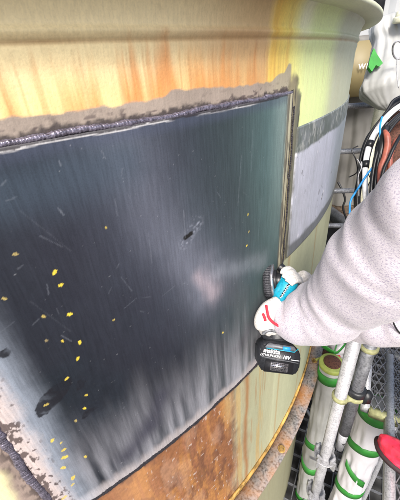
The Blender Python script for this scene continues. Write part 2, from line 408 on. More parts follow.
# repair plate (main)
MARKS = [(54, 271, 4.6, 1), (60, 284, 4.2, 1), (69, 313, 4.4, 1), (43, 315, 3.6, .5), (62, 339.5, 2.6, .9), (79, 341, 3.6, 1), (77, 357, 3.3, 1), (66, 376.6, 3.2, .9),
         (45.6, 402, 3.4, .6), (85.4, 393, 2.4, .9), (83.7, 406, 2.6, 1), (75, 418, 2.4, .4), (51.7, 437, 3.2, .8), (60.5, 439.5, 2, .7), (63, 446.7, 3.4, .8),
         (64, 454, 4.4, .85), (62.6, 464.7, 3.6, .8), (84.7, 454, 2.6, .8), (72.4, 475, 3.6, .8), (72, 482, 2.6, .6), (63.6, 495, 3.4, .6),
         (15, 253, 4.6, .35), (4, 297, 3.8, .45), (105, 227, 2.2, .7), (246, 214, 2, .9), (247, 231, 1.8, .6), (245, 245, 2.2, .9), (113, 319, 2.2, .6), (222, 332, 2.2, .7), (46, 339, 3, .15)]
def scale_at(px, py):     # metres of wall height per photo pixel
    return abs(tp(px, py-2)[1]-tp(px, py+2)[1])/4
def poly_mask(A, V, poly, soft):
    P_ = [tp(*q) for q in poly]; ins = np.zeros(A.shape, bool); d = np.full(A.shape, 1e3)
    for i in range(len(P_)):
        p, q = P_[i], P_[(i+1) % len(P_)]
        c = ((p[1] > V) != (q[1] > V)) & (A < (q[0]-p[0])*(V-p[1])/(q[1]-p[1]+1e-12)+p[0])
        ins ^= c; d = np.minimum(d, seg_dist(A, V, p, q))
    s = np.where(ins, d, -d); return s
def plate_col(A, V):
    nl = fbm(A*5, V*5, 211); nm = fbm(A*24, V*24, 221); nf = fbm(A*190, V*190, 231, 3)
    st = fbm(A*60, V*4, 241); st2 = fbm(A*22, V*2.2, 251); sd_ = fbm((A*.8+V*.6)*30, (V*.8-A*.6)*5, 261)
    C = np.array([.014, .020, .028])*(.5+1.0*nl[..., None])*(.7+.6*nm[..., None])*(.85+.3*st2[..., None])*(.8+.4*nf[..., None])*.85
    C = mixc(C, [.015, .015, .022], sst(.4, .7, fbm(A*3, V*3, 271))*.6)
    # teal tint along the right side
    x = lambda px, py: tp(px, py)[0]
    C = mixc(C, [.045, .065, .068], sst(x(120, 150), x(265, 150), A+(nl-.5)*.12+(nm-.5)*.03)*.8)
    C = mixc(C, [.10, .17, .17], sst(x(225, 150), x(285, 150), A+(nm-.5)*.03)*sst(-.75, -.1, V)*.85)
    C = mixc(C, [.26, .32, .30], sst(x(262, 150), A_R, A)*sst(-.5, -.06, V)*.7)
    # pale diagonal sheen with pink tip, reflections painted into the colour
    sheen = np.minimum(seg_dist(A, V, tp(118, 150), tp(155, 235)), seg_dist(A, V, tp(155, 235), tp(205, 285)))*(1.35-.35*sst(tp(118,150)[0], tp(205,285)[0], A))
    C = mixc(C, [.27, .28, .34], np.exp(-((sheen+(nm-.5)*.03)/.055)**2)*(.42+.25*sst(tp(140,235)[0], tp(205,285)[0], A))*(.5+.5*nl+.3*(st-.5)))
    C = mixc(C, [.075, .085, .115], np.exp(-(sheen/.13)**2)*.5)
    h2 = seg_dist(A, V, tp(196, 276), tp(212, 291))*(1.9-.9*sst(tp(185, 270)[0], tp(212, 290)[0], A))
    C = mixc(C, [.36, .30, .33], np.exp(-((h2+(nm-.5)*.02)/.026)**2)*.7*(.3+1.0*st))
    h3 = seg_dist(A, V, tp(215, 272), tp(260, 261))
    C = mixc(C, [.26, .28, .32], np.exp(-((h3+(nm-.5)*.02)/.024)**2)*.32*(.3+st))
    h4 = seg_dist(A, V, tp(0, 195), tp(120, 160))
    C = mixc(C, [.045, .065, .09], np.exp(-((h4+(nl-.5)*.05)/.04)**2)*.6)
    # pale streaky zone towards the bottom
    hb = sst(V_BOT+.34, V_BOT+.0, V+(st2-.5)*.20)
    bs = sst(.25, .75, st*.5+st2*.6)
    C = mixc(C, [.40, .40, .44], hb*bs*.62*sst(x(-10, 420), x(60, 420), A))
    # burn rim: bottom
    db = V-V_BOT
    C = mixc(C, [.40, .36, .36], (1-sst(.012, .05, db+(nm-.5)*.03+(st-.5)*.03))*.75)
    # burn rim: left
    dl = A-A_L+(nm-.5)*.02
    C = mixc(C, [.33, .37, .44], (1-sst(.02, .10, dl))*sst(V_WELD-.12, V_WELD-.3, V)*.75)
    C = mixc(C, [.50, .41, .38], (1-sst(.010, .050, dl+(nf-.5)*.01))*.9)
    fl = sst(.585, .64, fbm(A*120, V*70, 281, 4)+.12*(1-sst(.008, .02, A-A_L))-.10*sst(.015, .045, A-A_L))*(1-sst(.02, .055, A-A_L))
    C = mixc(C, [.05, .032, .03], fl*.85)
    # burn rim: top - thin white line, then blue
    dt = V_WELD-V+(nm-.5)*.006
    C = mixc(C, [.06, .07, .11], (1-sst(.008, .028, dt))*.5)
    C = mixc(C, [.62, .60, .60], (1-sst(.0056, .0074, dt))*.75*sst(.30, .55, fbm(A*10, V*0, 299)+.25*(1-sst(x(60, 140), x(110, 130), A))))
    C = mixc(C, [.03, .026, .03], (1-sst(.0042, .0054, dt+(nf-.5)*.002))*.9)
    # right edge: tan margin, flecks, dark seam
    dr = A_R-A+(nm-.5)*.008
    C = mixc(C, [.42, .38, .26], (1-sst(.014, .028, dr))*.85)
    f3 = sst(.54, .62, fbm(A*130, V*12, 291, 3))*(1-sst(.005, .045, dr))
    C = mixc(C, [.04, .035, .035], f3*.85)
    # bottom dark patches; the rightmost paints in the shade beside the grinder
    for (p, q, wd, am) in (((128, 452), (148, 425), .035, .9), ((148, 425), (160, 395), .025, .75), ((75, 240), (150, 330), .10, .25), ((240, 345), (258, 305), .03, .4)):
        C = mixc(C, [.035, .035, .05], np.exp(-(seg_dist(A, V, tp(*p), tp(*q))/wd)**2)*am*(.6+.7*st2))
    rg = .40+.14*nm+.10*hb*bs
    # oily smudges
    sm = [[(33, 407.5), (37.4, 396), (51, 384), (69.7, 375), (71.4, 381), (63, 396), (47.6, 411.6), (38, 415)],
          [(75.5, 381), (79, 377), (85, 379), (83, 386), (76.5, 388)], [(81.5, 416), (82.5, 410), (90, 406), (97, 405), (88, 412), (84, 416)],
          [(0, 350), (6, 347), (11, 349), (9, 353), (3, 356), (-2, 355)]]
    for k, pl in enumerate(sm):
        s = poly_mask(A, V, pl, 0)+(nm-.5)*.010+(nf-.5)*.004
        tex = .55+.45*sst(.35, .5, fbm(A*50+V*30, V*50, 295))
        C = mixc(C, [.012, .012, .016], sst(-.001, .0015, s)*.92*tex); rg = rg-sst(-.001, .001, s)*.1
    # gouge with bright halo
    g = seg_dist(A, V, tp(184, 237), tp(190, 233)); gg = seg_dist(A, V, tp(183, 243), tp(196, 222))
    C = mixc(C, [.40, .42, .50], np.exp(-(gg/.011)**2)*.4*sst(.45, .75, nf)); C = mixc(C, [.01, .01, .01], 1-sst(.003, .006, g+(nf-.5)*.003))
    # scratches
    rs = np.random.RandomState(7)
    SCR = [((182, 210), (184, 237), .5), ((147, 232), (151, 262), .3), ((239, 155), (236, 205), .35), ((57, 207), (63, 214), .6), ((100, 150), (104, 158), .5), ((114, 198), (116, 215), .3),
           ((120, 276), (131, 290), .3), ((141, 297), (150, 296), .2), ((162, 295), (174, 285), .25), ((6, 200), (16, 196), .4), ((58, 160), (60, 165), .6),
           ((250, 130), (249, 170), .3), ((262, 170), (256, 240), .2), ((40, 235), (62, 246), .3), ((20, 210), (70, 250), .15), ((116, 405), (122, 420), -.6), ((112, 380), (119, 383), -.5), ((30, 300), (70, 330), .12), ((236, 280), (262, 248), -.5)]
    for _ in range(26):
        px, py = rs.uniform(5, 255), rs.uniform(150, 470); an = rs.uniform(0, 3.14); l = rs.exponential(6)+2
        SCR.append(((px, py), (px+l*math.cos(an), py+l*math.sin(an)), rs.uniform(.1, .5)))
    for p, q, am in SCR:
        d = seg_dist(A, V, tp(*p), tp(*q)); k = 1-sst(.0003, .0015, d+(nf-.5)*.0022)
        C = mixc(C, [.3, .32, .37] if am > 0 else [.01, .01, .012], k*abs(am)*.33)
    # small white specks
    C = mixc(C, [.5, .5, .52], sst(.90, .94, fbm(A*230, V*230, 301, 2))*.2)
    # paint dabs
    for i, (px, py, s, k) in enumerate(MARKS):
        a0, v0 = tp(px, py); w_ = s*.5*scale_at(px, py)*.92
        an = np.arctan2(V-v0, A-a0); d = np.hypot((A-a0)*1.15, V-v0)
        rr = w_*(1+.28*np.sin(an*2+i)+.15*np.sin(an*5+i*2)+(nf-.5)*.5)
        mk = (1-sst(-.0006, .0008, d-rr)); inner = 1-sst(0, .45, d/w_+(nf-.5)*.6)
        colr = np.array([.62, .47, .05])*k+np.array([.34, .27, .17])*(1-k)
        C = mixc(C, colr, mk*min(1, .5+k*.5)*(.5+.5*sst(.3, .55, nf+k*.4))); C = mixc(C, [.22, .16, .04], mk*inner*.45)
    return C, rg
PR = RWm+.0035
def plate_r(A, V):
    ed = np.minimum(np.minimum(A-A_L, A_R-A), np.minimum(V-V_BOT, V_WELD-V))
    return RWm+.0040+(fbm(A*3.5, V*3.5, 7, 2)-.5)*.006*sst(0, .05, ed)-.006*(ed < .0008)+.002*sst(.3, .0, ed)
ap = np.arange(A_L, A_R+.0005, .0016); vp = np.arange(V_BOT, V_WELD+.0005, .0016)
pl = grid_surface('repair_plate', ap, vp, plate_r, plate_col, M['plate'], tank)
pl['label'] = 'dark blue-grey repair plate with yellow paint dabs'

# second plate, pale
def plate2_col(A, V):
    nm = fbm(A*24, V*24, 321); nf = fbm(A*150, V*150, 331, 3); st = fbm(A*50, V*4, 341); nl = fbm(A*5, V*5, 343)
    C = np.array([.46, .47, .54])*(.8+.35*nl[..., None])*(.92+.16*nm[..., None])
    C = mixc(C, [.36, .38, .42], sst(.5, .7, st)*.4)
    C = mixc(C, [.20, .24, .25], sst(tp(328, 170)[0]-.06, tp(328, 170)[0]+.14, A)*.7)
    dt = V_P2T-V+(fbm(A*6, V*6, 344)-.5)*.03+(nm-.5)*.006+(nf-.5)*.006
    C = mixc(C, [.11, .13, .12], (1-sst(.060, .068, dt))*np.clip(.55+.7*nm, 0, 1))
    C = mixc(C, [.50, .50, .47], sst(.6, .66, fbm(A*90, V*30, 351))*.5*(1-sst(.04, .08, dt)))
    db = V-V_P2B+(nm-.5)*.02
    C = mixc(C, [.08, .09, .09], (1-sst(.035, .05, db))*.8)
    dl = A-(A_R+.045)+(nm-.5)*.02
    C = mixc(C, [.10, .10, .085], (1-sst(.0, .014, dl))*.8)
    rs = np.random.RandomState(3)
    sp_ = [(301, 172, 3), (304, 191, 2.4), (318, 192, 3), (321, 185, 2.2), (331, 171, 2.2), (334, 152, 2), (290, 196, 2), (292, 183, 2), (321, 196, 4)]+[(rs.uniform(290, 338), rs.uniform(140, 225), rs.uniform(.6, 1.4)) for _ in range(22)]
    for px, py, s in sp_:
        a0, v0 = tp(px, py); k = scale_at(px, py)*s*.9
        d = np.hypot((A-a0)*2.4, V-v0)+(nf-.5)*k*.7; C = mixc(C, [.05, .045, .045], (1-sst(k*.7, k, d))*.85)
    for _ in range(14):
        px, py = rs.uniform(288, 336), rs.uniform(145, 240); a0, v0 = tp(px, py); d = np.hypot((A-a0), V-v0)+(nf-.5)*.008
        C = mixc(C, [.75, .73, .75], (1-sst(.002, .006, d))*.6)
    return C, .38+.2*nm
ap2 = np.arange(A_R+.045, A_R+1.1, .0032); vp2 = np.arange(V_P2B, V_P2T+.001, .0028)
p2 = grid_surface('repair_plate', ap2, vp2, lambda A, V: RWm+.0035+(fbm(A*4, V*4, 9, 2)-.5)*.003-.006*((V < V_P2B+.001) | (V > V_P2T-.003) | (A < A_R+.047)), plate2_col, M['plate'], tank)
p2['label'] = 'pale grey repair plate at the right with dark smeared top edge'

# weld beads: rippled half-round ridges
def weld(name, p0, p1, wd, h, mat, step=.0045, label=None):
    L = math.hypot(p1[0]-p0[0], p1[1]-p0[1]); n = int(L/.0012); da, dv = (p1[0]-p0[0])/L, (p1[1]-p0[1])/L
    V, Fc = [], []; K = 8; rs = np.random.RandomState(int(abs(p0[0]*100))+3)
    wob = np.convolve(rs.randn(n+41), np.ones(40)/40, 'same')[20:]*.007; ph_ = np.cumsum(np.convolve(rs.randn(n+41), np.ones(6)/6, 'same'))*.22; hw = np.convolve(rs.randn(n+21), np.ones(14)/14, 'same')
    for i in range(n+1):
        t = i/n*L; rip = abs(math.sin(math.pi*t/step+ph_[i])); wdt = wd*(1+.38*hw[i]+.08*rip); hh = h*(.80+.20*rip+.45*hw[i])
        for k in range(K+1):
            u = k/K*2-1; curve = .0016*(1-u*u)
            s = t+curve*1.5; off = wob[i]+u*wdt
            a = p0[0]+da*s-dv*off; v = p0[1]+dv*s+da*off
            V.append(cyl(a, v, RWm+.0035+hh*math.sqrt(max(0, 1-u*u))-.003*abs(u)**6))
    for i in range(n):
        for k in range(K):
            q = i*(K+1)+k; Fc.append((q, q+1, q+K+2, q+K+1))
    o = build(name, (V, Fc), mat, tank)
    if label: o['label'] = label
    return o
weld('weld_bead', (A_L-.35, V_WELD+.001), (A_R-.004, V_WELD+.001), .0043, .0030, M['weld'], label='silvery rippled weld bead along the top edge')
weld('weld_bead', (A_L-.004, V_BOT-.25), (A_L-.004, V_WELD-.008), .0082, .005, M['weld'], label='rippled weld bead down the left edge')
weld('weld_bead', (A_L, V_BOT-.003), (A_R+.02, V_BOT-.003), .0115, .0035, M['weld_dark'], step=.008, label='blackened weld along the bottom edge')
weld('weld_bead', (A_R+.004, V_BOT), (A_R+.004, V_WELD+.004), .0020, .001, M['weld_dark'], step=.01, label='thin dark vertical seam at the right edge')
weld('weld_bead', (A_R+.02, V_BOT), (A_R+.018, V_WELD-.03), .0012, .0008, M['weld_dark'], step=.012, label='thin dark line beside the vertical seam')

# flange on top
def ring_profile(name, prof, mat, parent, n=240, label=None, colf=None, attr=False):
    V, Fc = [], []; K = len(prof)
    for i in range(n):
        th = 2*math.pi*i/n
        for (r, z) in prof: V.append(Vector((AX.x+r*math.sin(th), AX.y-r*math.cos(th), E+z)))
    for i in range(n):
        j = (i+1) % n
        for k in range(K): k2 = (k+1) % K; Fc.append((i*K+k, i*K+k2, j*K+k2, j*K+k))
    return build(name, (V, Fc), mat, parent)
M['flange'] = P('flange_cream_yellow_paint', (.66, .66, .46), .5, var=.15, var_s=2.2, speck=.08, speck_s=160, bump=.3, bump_s=120)
Rf = 1.0478*S
ring_profile('rim_flange', [(RWm-.03, .0985), (RWm+.02, .0990), (Rf-.002, .1015), (Rf, .1035), (Rf, .1115), (Rf-.002, .113), (RWm-.03, .113)], M['flange'], tank)
cv = []; 
for i in range(64):
    th = 2*math.pi*i/64; cv.append(Vector((AX.x+(RWm-.01)*math.sin(th), AX.y-(RWm-.01)*math.cos(th), E+.116)))
cv.append(Vector((AX.x, AX.y, E+.30)))
build('roof_cone', (cv, [(i, (i+1) % 64, 64) for i in range(64)]), M['cream'], tank)
# stiffener angle ring
def ring_mat():
    m = P('rusty_galvanised_angle', (.25, .235, .235), .5, .1, speck=.6, speck_s=95, bump=.8, bump_s=70, var=.4, var_s=9)
    n = m.node_tree; b = n.nodes['Principled BSDF']; src = b.inputs['Base Color'].links[0].from_socket
    tc = n.nodes.new('ShaderNodeTexCoord'); z = n.nodes.new('ShaderNodeTexNoise'); z.inputs['Scale'].default_value = 9; z.inputs['Detail'].default_value = 8
    n.links.new(tc.outputs['Object'], z.inputs['Vector']); r = n.nodes.new('ShaderNodeValToRGB')
    r.color_ramp.elements[0].position = .42; r.color_ramp.elements[1].position = .72; r.color_ramp.elements[0].color = (0, 0, 0, 1)
    n.links.new(z.outputs['Fac'], r.inputs[0]); x = n.nodes.new('ShaderNodeMix'); x.data_type = 'RGBA'
    x.inputs[7].default_value = (.36, .16, .045, 1); n.links.new(r.outputs[0], x.inputs[0]); n.links.new(src, x.inputs[6]); n.links.new(x.outputs[2], b.inputs['Base Color'])
    return m
M['ring'] = ring_mat()
M['ring_y'] = P('yellow_rust_angle_leg', (.42, .25, .07), .5, speck=.6, speck_s=40, bump=.6, bump_s=70, var=.5, var_s=5)
Ri, Ro = 1.0225*S, 1.051*S
st_ = ring_profile('stiffener_ring', [(Ri, V_RING), (Ro-.002, V_RING), (Ro, V_RING-.002), (Ro, V_RING-.007), (Ro-.002, V_RING-.009), (Ri, V_RING-.009)], M['ring'], tank, 360)
st_['label'] = 'projecting rusty angle-iron ring round the lower wall'
ring_profile('ring_leg', [(RWm+.001, V_RING+.028), (Ri-.001, V_RING+.028), (Ri-.001, V_RING-.012), (RWm+.001, V_RING-.012)], M['ring_y'], st_, 360)
for v in st_.children[0].data.vertices: v.co -= tank.location
def bolt(px, py, dz=0):
    c = plane(px, py, V_RING+.004)
    b = disc_tube(c+Vector((0, 0, .003)), WZ, .017, .006, 20); h = disc_tube(c+Vector((0, 0, .011)), WZ, .0115, .012, 6, bev=.1)
    o = build('bolt', join(b, h), M['ring_y'], st_, smooth=False, off=tank.location)
bolt(281.5, 449.5); bolt(314.5, 361)
# ring_leg was built in tank space: keep it there
for o in st_.children: o.matrix_parent_inverse = Matrix.Identity(4)

# ------------------------------------------------------------------ BACKGROUND
# factory wall behind everything
fw_ = empty('factory_wall', Vector((4, 9, 0)), 'tall grey ribbed factory wall far behind the scaffold', 'wall')
V, Fc = [], []; nW = 90
for i in range(nW+1):
    xx = -3+i*.2; yy = 9.0+(.06 if i % 2 else 0)
    V += [Vector((xx, yy, 0)), Vector((xx, yy, 7.5))]
for i in range(nW): Fc.append((2*i, 2*i+2, 2*i+3, 2*i+1))
build('cladding', (V, Fc), M['clad'], fw_, smooth=False)

# grey tarpaulin hanging behind the ladder
def drape(name, corners, mat, label, cat, nx=50, ny=40, amp=.05, seed=1, parent=None):
    tl, tr, bl, br = corners; V, Fc = [], []; nn = (tr-tl).cross(bl-tl).normalized()
    us, vs_ = np.meshgrid(np.linspace(0, 1, nx), np.linspace(0, 1, ny)); h = (fbm(us*9, vs_*1.8, seed)-.5)*2*amp+(fbm(us*22, vs_*6, seed+5)-.5)*amp
    for j in range(ny):
        for i in range(nx):
            u, v = i/(nx-1), j/(ny-1); p = (tl*(1-u)+tr*u)*(1-v)+(bl*(1-u)+br*u)*v
            V.append(p+nn*float(h[j, i]))
    for j in range(ny-1):
        for i in range(nx-1): q = j*nx+i; Fc.append((q, q+1, q+nx+1, q+nx))
    o = build(name, (V, Fc), mat, parent)
    s = o.modifiers.new('t', 'SOLIDIFY'); s.thickness = .004
    if label: tag(o, label, cat)
    return o
def vert_at(px, py, d, z):        # the point above/below at(px,py,d) at eye-relative height z
    p = at(px, py, d); return Vector((p.x, p.y, E+z))
a_, b_ = at(310, 150, 3.3), at(412, 150, 3.0)
drape('tarpaulin', (Vector((a_.x, a_.y, E+.15)), Vector((b_.x, b_.y, E+.15)), Vector((a_.x, a_.y, E-1.75)), Vector((b_.x, b_.y, E-1.75))), M['grey'],
      'dull grey tarpaulin hanging behind the ladder rungs', 'tarpaulin', amp=.06, seed=33)
# tan cabinet with white lettering
tc0 = at(363, 70, 2.6); X_ = Vector((RT.x, RT.y, 0)).normalized(); Y_ = Vector((-X_.y, X_.x, 0))
zt = at(363, 41, 2.6).z-E; zb = at(363, 98, 2.6).z-E
cab = empty('cabinet', Vector((tc0.x, tc0.y, E+zb)), 'tan metal cabinet with white lettering between tank and wrapped fitting', 'cabinet')
build('body', boxf(Vector((tc0.x, tc0.y, E+(zt+zb)/2))+Y_*.2+X_*.02, X_, Y_, WZ, .46, .4, zt-zb, .006), M['tan'], cab)
def text(name, s, size, c, X, Y, Z, mat, parent, ex=.0004, bold=0):
    cu = bpy.data.curves.new(name, 'FONT'); cu.body = s; cu.size = size; cu.extrude = ex; cu.align_x = 'CENTER'; cu.align_y = 'CENTER'; cu.offset = bold
    t = bpy.data.objects.new(name, cu); SC.collection.objects.link(t); bpy.context.view_layer.update()
    me = bpy.data.meshes.new_from_object(t.evaluated_get(bpy.context.evaluated_depsgraph_get())); bpy.data.objects.remove(t)
    o_ = parent.location if parent.parent is None else parent.parent.location
    for v in me.vertices: q = v.co.copy(); v.co = Vector(c)+X*q.x+Y*q.y+Z*q.z-o_
    me.materials.clear(); me.materials.append(mat); me.name = name
    return link(name, me, parent)
text('lettering', 'W12', .055, vert_at(362.5, 66.5, 2.6, at(362.5, 66.5, 2.6).z-E)-Y_*.05, X_, WZ, -Y_, M['white'], cab, bold=.001)

# ducts in the top right corner
def vpipe(name, px, py, d, r, z0, z1, mat, label, cat, group=None, flange=None):
    p = at(px, py, d); e = empty(name, Vector((p.x, p.y, E+z0)), label, cat, group)
    build('pipe', tube([Vector((p.x, p.y, E+z0)), Vector((p.x, p.y, E+z1))], r, 28, smoothp=False), mat, e)
    if flange:
        for z in flange: build('flange', disc_tube(Vector((p.x, p.y, E+z)), WZ, r*1.25, .05, 28), mat, e)
    return e
vpipe('duct', 378, 5, 2.9, .058, .22, 1.6, M['gdark'], 'dark grey duct rising behind the tank rim at the upper right', 'duct', flange=(.6, 1.2))
vpipe('drum', 389, 16, 2.7, .06, -.03, .235, M['gpipe'], 'mid grey drum with a pale lid behind the wrapped fitting', 'drum')
dr = [o for o in SC.objects if o.name.startswith('drum')][0]
build('lid', disc_tube(Vector((dr.location.x, dr.location.y, E+.25)), WZ, .075, .03, 28), M['lav'], dr)
vpipe('bollard', 368, 32, 2.75, .055, -.12, .08, M['lav'], 'short pale blue-grey post under the overhanging rim', 'post')

# wrapped fitting (sheet tied round a hanging valve)
wf = empty('wrapped_fitting', at(388, 60, 1.9), 'white plastic sheeting bundled round a fitting, green tape on its left side', 'wrapped fitting')
ws = [(22, 374, 408), (26, 371.5, 411), (34, 371, 412), (42, 374, 413), (52, 372, 414), (64, 369, 415), (76, 366, 416), (87, 361, 415), (94, 362, 410), (101, 370, 404), (107, 378, 398), (109.5, 384, 392)]
def stations(ws, d, nk, seed, amp=.05, fold=7, flat=.75, dfun=None):
    V, Fc = [], []; rs = np.random.RandomState(seed); ph = rs.rand(6)*6.28
    rows = []
    yy = np.interp(np.linspace(0, len(ws)-1, 44), range(len(ws)), [q[0] for q in ws])
    l = np.interp(yy, [q[0] for q in ws], [q[1] for q in ws]); r = np.interp(yy, [q[0] for q in ws], [q[2] for q in ws])
    for i in range(44):
        dd = d if dfun is None else dfun(i/43)
        c = at((l[i]+r[i])/2, yy[i], dd); hw = (r[i]-l[i])/2*dd/F
        for k in range(nk):
            an = 2*math.pi*k/nk; t = i/43
            m = 1+amp*math.sin(an*fold+ph[0]+3*t)+amp*.7*math.sin(an*(fold*2+1)+ph[1]-5*t)+amp*.8*math.sin(an*3+ph[2]+9*t)+amp*.4*math.sin(an*19+ph[3]+4*t)-amp*1.1*abs(math.sin(an*6+ph[4]-7*t))**.5-amp*.8*abs(math.sin(an*11+ph[5]+13*t))**.5+amp*1.2
            V.append(c+RT*math.cos(an)*hw*m+FW*math.sin(an)*hw*flat*m)
    for i in range(43):
        for k in range(nk): k2 = (k+1) % nk; Fc.append((i*nk+k, (i+1)*nk+k, (i+1)*nk+k2, i*nk+k2))
    Fc.append(tuple(range(nk))); Fc.append(tuple(range(44*nk-1, 43*nk-1, -1)))
    return V, Fc
build('plastic_sheet', stations(ws, 1.9, 72, 5, .035), M['wrap_g'], wf)
def strip(pts, wdv, th, nrm=None):
    """ribbon along pts, width vector wdv, thickness along nrm"""
    V, Fc = [], []
    for p in pts: V += [p-wdv/2, p+wdv/2, p+wdv/2+nrm*th, p-wdv/2+nrm*th]
    for i in range(len(pts)-1):
        for k in range(4): k2 = (k+1) % 4; Fc.append((i*4+k, i*4+k2, i*4+4+k2, i*4+4+k))
    Fc += [(3, 2, 1, 0), tuple(range(len(pts)*4-4, len(pts)*4))]
    return V, Fc
def img_poly(name, pxs, d, th, mat, parent, dl=None):
    """a cut piece of sheet/tape: outline at depth d, slightly creased"""
    V = [at(x, y, d+(dl[i] if dl else 0)) for i, (x, y) in enumerate(pxs)]; n = len(V); V += [p+FW*th for p in V]
    Fc = [tuple(range(n-1, -1, -1)), tuple(range(n, 2*n))]+[(i, (i+1) % n, (i+1) % n+n, i+n) for i in range(n)]
    return build(name, (V, Fc), mat, parent, smooth=False)
img_poly('green_tape', [(374, 48), (377, 54), (383, 63), (379, 66.5), (376, 65), (372, 71.5), (368.5, 67)], 1.80, .02, M['tape'], wf)
img_poly('tape_end', [(374, 48), (373.5, 57), (369.5, 64), (368.5, 67), (370, 58)], 1.795, .004, M['tape'], wf)
# pale cap at the right edge
cp_ = empty('pipe_cap', at(403, 22, 1.75), 'small cream flanged cap cut by the right picture edge', 'cap')
build('cap_body', join(disc_tube(at(403, 19.5, 1.75), WZ, .052, .03, 24), disc_tube(at(403, 15, 1.75), WZ, .038, .04, 24)), M['cream'], cp_)
# wire loop
wl = [at(398+5.5*math.cos(a), 50+9*math.sin(a), 1.66+.05*math.sin(a)) for a in np.linspace(.9, 6.9, 26)]
o = build('wire_loop', join(tube(wl, .0048, 8, 1), tube([at(397, 58, 1.68), at(396.5, 70, 1.70), at(398.5, 88, 1.72)], .0028, 6)), M['galv'], None)
tag(o, 'thin pale wire loop with a tail hanging over the wrapped fitting', 'wire')

# ladder
lad = empty('ladder', vert_at(377, 110, 2.25, -1.5), 'steel ladder with cream side rail behind the tank edge', 'ladder')
LX = (at(352, 101, 2.25)-at(384, 109, 2.25)); LX.z = 0; LX.normalize(); LYy = Vector((-LX.y, LX.x, 0))
for k, (px, d) in enumerate(((379, 2.25),)):
    c = at(px, 112, d)
    for s in (0, .46):
        cc = c+LX*s
        build('side_rail', boxf(Vector((cc.x, cc.y, E-.75)), LX, LYy, WZ, .07, .03, 1.56+0*.1, .004), M['cream'], lad)
    z0 = at(366, 105.5, 2.25).z
    for j in range(5):
        zz = z0-.33*j; p = Vector((c.x, c.y, zz))-LYy*.025
        build('rung', tube([p-LX*.03, p+LX*.5], .0215, 14, smoothp=False), M['galv_d'], lad)
# far walkway with debris
wk = empty('walkway', plane(335, 210, -1.5), 'rusty debris-covered walkway seen between tank and sleeve', 'walkway')
A0, A1 = plane(322, 200, -1.45), plane(352, 222, -1.45); dirw = (A1-A0).normalized(); perp = Vector((-dirw.y, dirw.x, 0)); perp = perp if perp.y > 0 else -perp
bc = (A0+A1)/2
build('deck', boxf(bc+dirw*.4+perp*.75+Vector((0, 0, -.03)), dirw, perp, WZ, 3.6, 1.5, .06, .004), M['rustdeck'], wk)
build('edge_beam', boxf(bc+dirw*.4+perp*-.02+Vector((0, 0, -.06)), dirw, perp, WZ, 3.6, .04, .15, .003), M['galv_d'], wk)
rs = np.random.RandomState(8); V, Fc = [], []
for i in range(90):
    c = bc+dirw*rs.uniform(-.9, .9)+perp*rs.uniform(.03, .9)+Vector((0, 0, rs.uniform(.0, .03))); s = rs.uniform(.015, .05)
    q = Quaternion(rs.randn(3), rs.rand()*6); bx = boxf(c, q@WX, q@WY, q@WZ, s, s*.7, s*.4)
    V, Fc = join((V, Fc), bx)
o = build('rubble', (V, Fc), P('pale_rust_rubble', (.36, .25, .16), .9, var=.6, var_s=15), None, smooth=False); tag(o, None, None, None, 'stuff')
o = build('hanging_cable', tube([at(338, 182, 2.6), at(343, 192, 2.6), at(345, 200, 2.62), at(343, 208, 2.65), at(347, 220, 2.7)], .009, 8), M['black'], None)
tag(o, 'black cable drooping in front of the rusty walkway', 'cable')

# cable bundle above the sleeve
D0 = 1.25
def hose(name, pts, r, mat, label, cat='hose', n=10, d=D0):
    o = build(name, tube([at(p[0], p[1], d if len(p) < 3 else p[2]) for p in pts], r, n), mat, None); tag(o, label, cat); return o
wh = hose('hose', [(440, 96), (420, 98), (404, 104), (392, 112), (381, 124), (372, 139), (367, 154), (365, 172), (366, 200), (372, 240)], .0112, M['whiteh'], 'thick white hose arching above the sleeve with black tape bands')
for q in (((371.2, 141), (368.6, 147.5)), ((366.2, 161), (365.6, 168))):
    b = tube([at(*q[0], D0), at(*q[1], D0)], .0135, 12, smoothp=False); build('tape_band', b, M['black'], wh)
hose('hose', [(440, 87), (418, 90), (402, 96), (393, 101), (387, 111), (374, 128), (366, 140), (361, 156), (359, 175), (357, 200), (360, 235)], .0062, M['black'], 'slim black hose outside the white hose arch', d=1.30)
hose('corrugated_hose', [(430, 88), (412, 94), (400, 100.5), (393, 106), (388, 113), (386, 121)], .0125, M['black'], 'short black corrugated hose over the crest of the white hose', d=1.33)
hose('hose', [(430, 106), (404, 113), (392, 122), (384, 131), (378, 145), (376, 158), (372, 180), (374, 215)], .0088, M['black'], 'black hose running just inside the white hose', d=1.22)
hose('blue_cord', [(382, 117, 1.22), (380, 127, 1.2), (380, 140, 1.2), (377, 155, 1.2), (374, 170, 1.2), (371, 185, 1.22), (370, 215, 1.22)], .0036, M['blue'], 'thin bright blue cord crossing the white hose', 'cord', 8)
hose('blue_cord', [(372, 168, 1.2), (366, 176, 1.2), (359, 187, 1.2), (355, 193, 1.22), (350, 204, 1.22), (350, 230, 1.24)], .0040, M['blue'], 'blue cord end emerging just above the sleeve', 'cord', 8)
hose('webbing', [(386, 128, 1.2), (383.5, 140, 1.19), (380, 156, 1.19), (377, 175, 1.2), (376, 205, 1.2)], [.016]*5, M['black'], 'broad black strap between blue cord and salmon hose', 'strap', 12)
hose('hose', [(384.5, 130.5, 1.17), (387, 136, 1.16), (387.5, 146, 1.16), (385, 158, 1.16), (381, 170, 1.16), (381, 200, 1.16)], [.006, .011, .0125, .0125, .012, .012], M['salmon'], 'salmon red hose with a rounded tip, beside the black strap')
hose('hose', [(402, 136, 1.2), (396, 141, 1.19), (392, 150, 1.18), (390, 162, 1.18), (388, 200, 1.18)], .009, M['salmon'], 'orange-red hose against the brown pouch')
